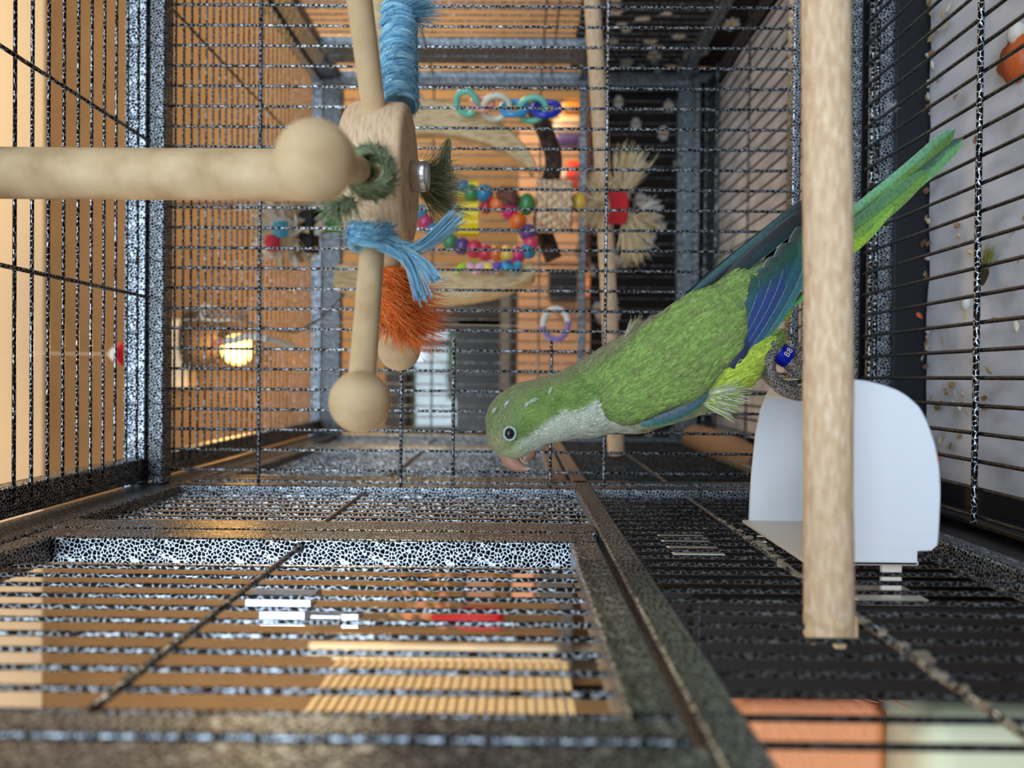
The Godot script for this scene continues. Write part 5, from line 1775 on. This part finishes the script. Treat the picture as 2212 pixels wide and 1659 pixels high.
	var th = thing("terracotta_throw", "folded terracotta fleece throw with a frayed edge, lying on the sage bench", "throw")
	mb = MB.new()
	box(mb, Vector3(-0.349, -0.1840, -0.575), Vector3(0.315, 0.093, 0.22), 0.014)
	part("folded_fleece", mb.mesh(), M.terracotta_fleece, th)
	mb = MB.new()
	var roots = []
	for k in 40: roots.append(Vector3(-0.190, lerp(-0.225, -0.142, k / 40.0), -0.466))
	fibres(mb, roots, Vector3(0.5, -0.7, 0.1), 160, 0.018, 0.35, 0.5, 0.0008, [Color8(226, 132, 92), Color8(236, 152, 112)], 0.5, 5)
	part("frayed_edge", mb.mesh(), M.fuzzy, th)

	# slatted cream screen
	var sc = thing("slatted_blind", "cream slatted blind panel glowing in the light outside the left side door", "blind")
	var zx = -0.70
	var zA = -(0.70 * F / 612.0)
	var zB = -1.42
	var y0 = 0.43
	var n = 27
	for k in n:
		var yy = y0 - k * 0.0212
		mb = MB.new()
		box(mb, Vector3(zx, yy, (zA + zB) * 0.5), Vector3(0.006, 0.0165, zB - zA), 0.003, Basis(Vector3(0, 0, 1), 0.25))
		part("slat", mb.mesh(), M.blind_cream, sc)
	part("end_rail", box_mesh(Vector3(zx, y0 - 13.0 * 0.0212, zA - 0.008), Vector3(0.014, 0.60, 0.014), 0.002), M.blind_cream, sc)
	part("end_rail", box_mesh(Vector3(zx, y0 - 13.0 * 0.0212, zB + 0.008), Vector3(0.014, 0.60, 0.014), 0.002), M.blind_cream, sc)
	for zq in [zA - 0.008, zB + 0.008]:
		part("leg", box_mesh(Vector3(zx, -0.62, zq), Vector3(0.02, 0.96, 0.02), 0.002), M.dark_wood, sc)
	# bright trim rail behind it
	var tr = thing("white_rail", "bright cream rail running above the slatted blind", "rail")
	part("bar", box_mesh(P(990, 1402, 2.12), Vector3(0.035, 0.82, 0.03), 0.004), M.blind_cream, tr)

	# blurred red and flowery things on the far wall, left of the cage
	var pic = thing("red_bottle", "bright red bottle with a long neck among blurred flowers, through the side door bars", "bottle")
	mb = MB.new()
	var rb = P(1088, 1338, 2.0)
	lathe(mb, rb, Vector3.UP, [Vector2(0, 0), Vector2(0.026, 0.0), Vector2(0.028, 0.02), Vector2(0.028, 0.11), Vector2(0.012, 0.14), Vector2(0.010, 0.19), Vector2(0, 0.19)], 20, lin(196, 22, 36))
	part("glass_body", mb.mesh(), M.painted, pic)
	var fl = thing("dried_flowers", "blurred bunch of dried ochre and pink flowers left of the red bottle", "flowers")
	mb = MB.new()
	for k in 60:
		ball(mb, P(rng.randf_range(850, 975), rng.randf_range(1240, 1350), 2.08), rng.randf_range(0.008, 0.017), [lin(150, 120, 60), lin(190, 130, 100), lin(120, 104, 60), lin(200, 150, 90)][k % 4], 8)
	part("flower_head", mb.mesh(), M.painted, fl).set_meta("kind", "stuff")
	mb = MB.new()
	for k in 12: sweep(mb, [P(rng.randf_range(870, 970), rng.randf_range(1250, 1340), 2.08), P(1100, 1296, 2.08)], 0.002, 5, false, lin(110, 96, 60))
	part("stem", mb.mesh(), M.painted, fl).set_meta("kind", "stuff")
	var bks = [["tan_box", Color8(176, 134, 98), 1040, 1268, "tan box with a dark lid beside the red bottle"], ["peach_box", Color8(236, 172, 126), 1135, 1256, "small peach box right of the tan box"], ["grey_box", Color8(96, 90, 88), 1190, 1262, "small dark grey box beside the peach box"]]
	for q in bks:
		var o = thing(q[0], q[4] + ", through the side door bars", "box")
		mb = MB.new()
		box(mb, P(q[2], q[3], 2.04), Vector3(0.075, 0.075, 0.07), 0.004, Basis(), (q[1] as Color).srgb_to_linear())
		part("carton", mb.mesh(), M.painted, o)
		mb = MB.new()
		box(mb, P(q[2], q[3], 2.04) + Vector3(0, 0.042, 0), Vector3(0.079, 0.012, 0.074), 0.003, Basis(), lin(50, 44, 40))
		part("lid", mb.mesh(), M.painted, o)
	var ss2 = thing("side_table", "dark side table under the red bottle and boxes, far left of the cage", "table")
	part("table_top", box_mesh(Vector3(P(1150, 1295, 2.04).x, P(1218, 1295, 2.04).y, -2.03), Vector3(0.62, 0.03, 0.26), 0.004), M.grey_metal, ss2)
	for xk in [-0.28, 0.28]:
		for zk in [-2.13, -1.93]:
			part("leg", box_mesh(Vector3(P(1150, 1295, 2.04).x + xk, (P(1218, 1295, 2.04).y - 1.1) * 0.5, zk), Vector3(0.03, 1.1 + P(1218, 1295, 2.04).y, 0.03), 0.003), M.dark_wood, ss2)

# ---------------------------------------------------------------- litter
func build_litter():
	var yp = -0.3128
	# slice of carrot on the paper
	var cr = thing("carrot_piece", "chewed orange carrot slice on the grey paper near the tray's far right", "carrot")
	var cp = P(2182, 128, 0.3128 * F / (2182 - 1118))
	var mb = MB.new()
	var n = 26
	for ring in 3:
		for i in n:
			var an = TAU * i / n
			var rr = (0.0125 + 0.0016 * sin(an * 3.0) + 0.0012 * sin(an * 7.0 + 1.0)) * [1.0, 1.04, 0.86][ring]
			mb.vert(Vector3(cp.x + cos(an) * rr * 1.15, yp + [0.0006, 0.003, 0.0052][ring], cp.z + sin(an) * rr), Vector3(cos(an), [0.0, 0.3, 0.9][ring], sin(an)).normalized(), lin(196, 92, 38).lerp(lin(176, 130, 84), 0.6 if ring == 0 else 0.0))
	var top = mb.vert(Vector3(cp.x, yp + 0.0055, cp.z), Vector3.UP, lin(206, 104, 46))
	for r in 2:
		for i in n:
			mb.quad(r * n + i, r * n + (i + 1) % n, (r + 1) * n + (i + 1) % n, (r + 1) * n + i)
	for i in n: mb.tri(2 * n + i, 2 * n + (i + 1) % n, top)
	part("slice", mb.mesh(), M.painted, cr)
	# white crumb beside it, leaf scrap, seed sprout, orange peel, feather fluff
	var wc = thing("white_crumb", "white chunk of nut beside the carrot slice", "crumb")
	mb = MB.new()
	ball(mb, P(2196, 72, 0.486) * Vector3(1, 0, 1) + Vector3(0, yp + 0.004, 0), 0.0052, lin(216, 212, 200), 12, Vector3(1, 0.2, 0.6), 1.3)
	part("chunk", mb.mesh(), M.painted, wc)
	var lf = thing("leaf_scrap", "brown and green scrap of leaf with a fuzzy stalk on the paper", "leaf")
	mb = MB.new()
	var lp = P(2134, 592, 0.3128 * F / (2134 - 1118))
	lp.y = yp + 0.003
	for i in 7:
		for j in 7:
			var p = Vector2(i - 3, j - 3) / 3.0
			mb.vert(lp + Vector3(p.x * 0.0075, 0.0022 * p.length_squared() - 0.001 * p.x * p.y, p.y * 0.006 * (1.0 - absf(p.x) * 0.35)), Vector3.UP, lin(70, 54, 38) if i < 5 else lin(86, 118, 40))
	for i in 6:
		for j in 6:
			mb.quad(i * 7 + j, i * 7 + j + 1, i * 7 + j + 8, i * 7 + j + 7)
	part("blade", mb.mesh(), M.painted, lf)
	mb = MB.new()
	fibres(mb, [lp + Vector3(0.004, 0.001, 0.001)], Vector3(1, 0.2, 0.5), 60, 0.016, 0.25, 0.0, 0.0004, [Color8(150, 144, 70), Color8(128, 130, 60)], 0.4, 5)
	part("stalk", mb.mesh(), M.fuzzy, lf)
	var spr = thing("seed_sprout", "white sunflower seed with a short yellow sprout on the paper", "seed")
	mb = MB.new()
	var sp = P(2088, 656, 0.3128 * F / (2088 - 1118))
	sp.y = yp + 0.0025
	ball(mb, sp, 0.0030, lin(226, 222, 214), 12, Vector3(0.9, 0.1, 0.4), 1.6)
	part("kernel", mb.mesh(), M.painted, spr)
	mb = MB.new()
	sweep(mb, [sp, sp + Vector3(-0.006, 0.0005, 0.0004), sp + Vector3(-0.011, 0.0, 0.0)], 0.0007, 6, true, lin(196, 176, 116))
	part("sprout", mb.mesh(), M.painted, spr)
	for q in [[1990, 677, "orange pepper shred caught on the tray edge"], [2034, 984, "orange shred on the paper beside the white cup"]]:
		var o = thing("orange_shred", q[2], "shred")
		mb = MB.new()
		var op = P(q[0], q[1], 0.3128 * F / (q[0] - 1118.0))
		op.y = yp + 0.0025
		sweep(mb, spline([op + Vector3(0.004, 0, -0.003), op + Vector3(0.0, 0.002, 0.0), op + Vector3(-0.004, 0.0, 0.002)], 4), [0.001, 0.0016, 0.002, 0.0022, 0.002, 0.0022, 0.002, 0.0014, 0.0008], 7, true, lin(206, 96, 44), 0.5)
		part("strip", mb.mesh(), M.painted, o)
	# seed husks: curled half shells, each its own
	var husk = []
	for k in 4:
		mb = MB.new()
		var w = rng.randf_range(0.8, 1.2)
		for i in 9:
			for j in 5:
				var f = i / 8.0
				var wd = sin(PI * clampf(f, 0.03, 0.97)) * 0.0017 * w
				var g = (j - 2) / 2.0
				mb.vert(Vector3((f - 0.5) * 0.0072, 0.0004 + 0.0016 * (1.0 - g * g) * sin(PI * f) * (0.5 + 0.2 * k), g * wd), Vector3(0, 1, g * 0.8).normalized(), [lin(206, 192, 160), lin(184, 160, 122), lin(222, 214, 192), lin(150, 118, 84)][k])
		for i in 8:
			for j in 4:
				var a = i * 5 + j
				mb.quad(a, a + 1, a + 6, a + 5)
		husk.append(mb.mesh())
	var spots = []
	for k in 34:  # along the far edge of the paper
		spots.append([rng.randf_range(1986, 1997), rng.randf_range(-10, 800)])
	for q in [[2040, 15], [2030, 30], [2006, 38], [2032, 55], [2014, 60], [2028, 104], [2020, 168], [2008, 140], [2060, 210], [2104, 300], [2022, 380], [2062, 488], [2066, 510], [2092, 545], [2003, 716], [2000, 730], [2038, 730], [2060, 795], [2056, 832], [2050, 845], [2046, 850], [2082, 852], [2060, 872], [2072, 878], [2080, 872], [2036, 870], [2008, 872], [2038, 940], [2074, 942], [2030, 950], [2057, 964], [2092, 892], [2128, 880], [2120, 720], [2150, 690], [2196, 704], [2200, 560], [2130, 860], [2205, 470], [2180, 500], [2140, 800], [2012, 860], [2025, 880], [2064, 850], [2040, 838]]:
		spots.append(q)
	for q in spots:
		var edge = q[0] < 1998.0
		var p = P(q[0], q[1], 0.3128 * F / (q[0] - 1118.0))
		if edge: p = Vector3(p.x, 0, -0.594 + rng.randf_range(-0.002, 0.004))
		p.y = yp + rng.randf_range(0.0004, 0.0022)
		var hk = rng.randi() % 4
		var tone = ["cream", "tan", "pale", "brown"][hk]
		var o = part("seed_husk", husk[hk], M.painted, self, "", p)
		o.basis = Basis(Vector3.UP, rng.randf() * TAU) * Basis(Vector3.RIGHT, rng.randf_range(-0.6, 0.6)) * Basis().scaled(Vector3.ONE * rng.randf_range(0.7, 1.35))
		tag(o, (tone + " seed husk lying along the far edge of the grey paper") if edge else (tone + " seed husk lying loose out on the grey paper"), "seed husk", (tone + " seed husks along the paper edge") if edge else (tone + " seed husks on the paper"))
	# grey fluff caught on the lower bars
	var ff = thing("feather_fluff", "white feather fluff caught on the dark lower rail beside the perch", "feather")
	mb = MB.new()
	fibres(mb, [P(1925, 236, 0.592)], Vector3(0.4, 0.3, 0.6), 120, 0.007, 0.9, 0.0, 0.00016, [Color8(214, 214, 214)], 0.5, 5)
	part("fluff", mb.mesh(), M.fuzzy, ff)
	var dd = thing("droppings_dust", "pale dust and dried bits clinging to the lower side bars", "dust")
	mb = MB.new()
	for k in 26:
		var dz = lerp(0.50, 0.20, k / 26.0) + rng.randf_range(-0.006, 0.006)
		var p = Vector3(XW + 0.0035, -0.132 + rng.randf_range(-0.002, 0.003), -dz)
		box(mb, p, Vector3(rng.randf_range(0.001, 0.002), rng.randf_range(0.002, 0.006), rng.randf_range(0.002, 0.005)), 0.0005, Basis(Vector3(1, 0, 0), rng.randf_range(-0.5, 0.5)), lin(140, 128, 108))
	part("flake", mb.mesh(), M.painted, dd)
	dd.set_meta("kind", "stuff")
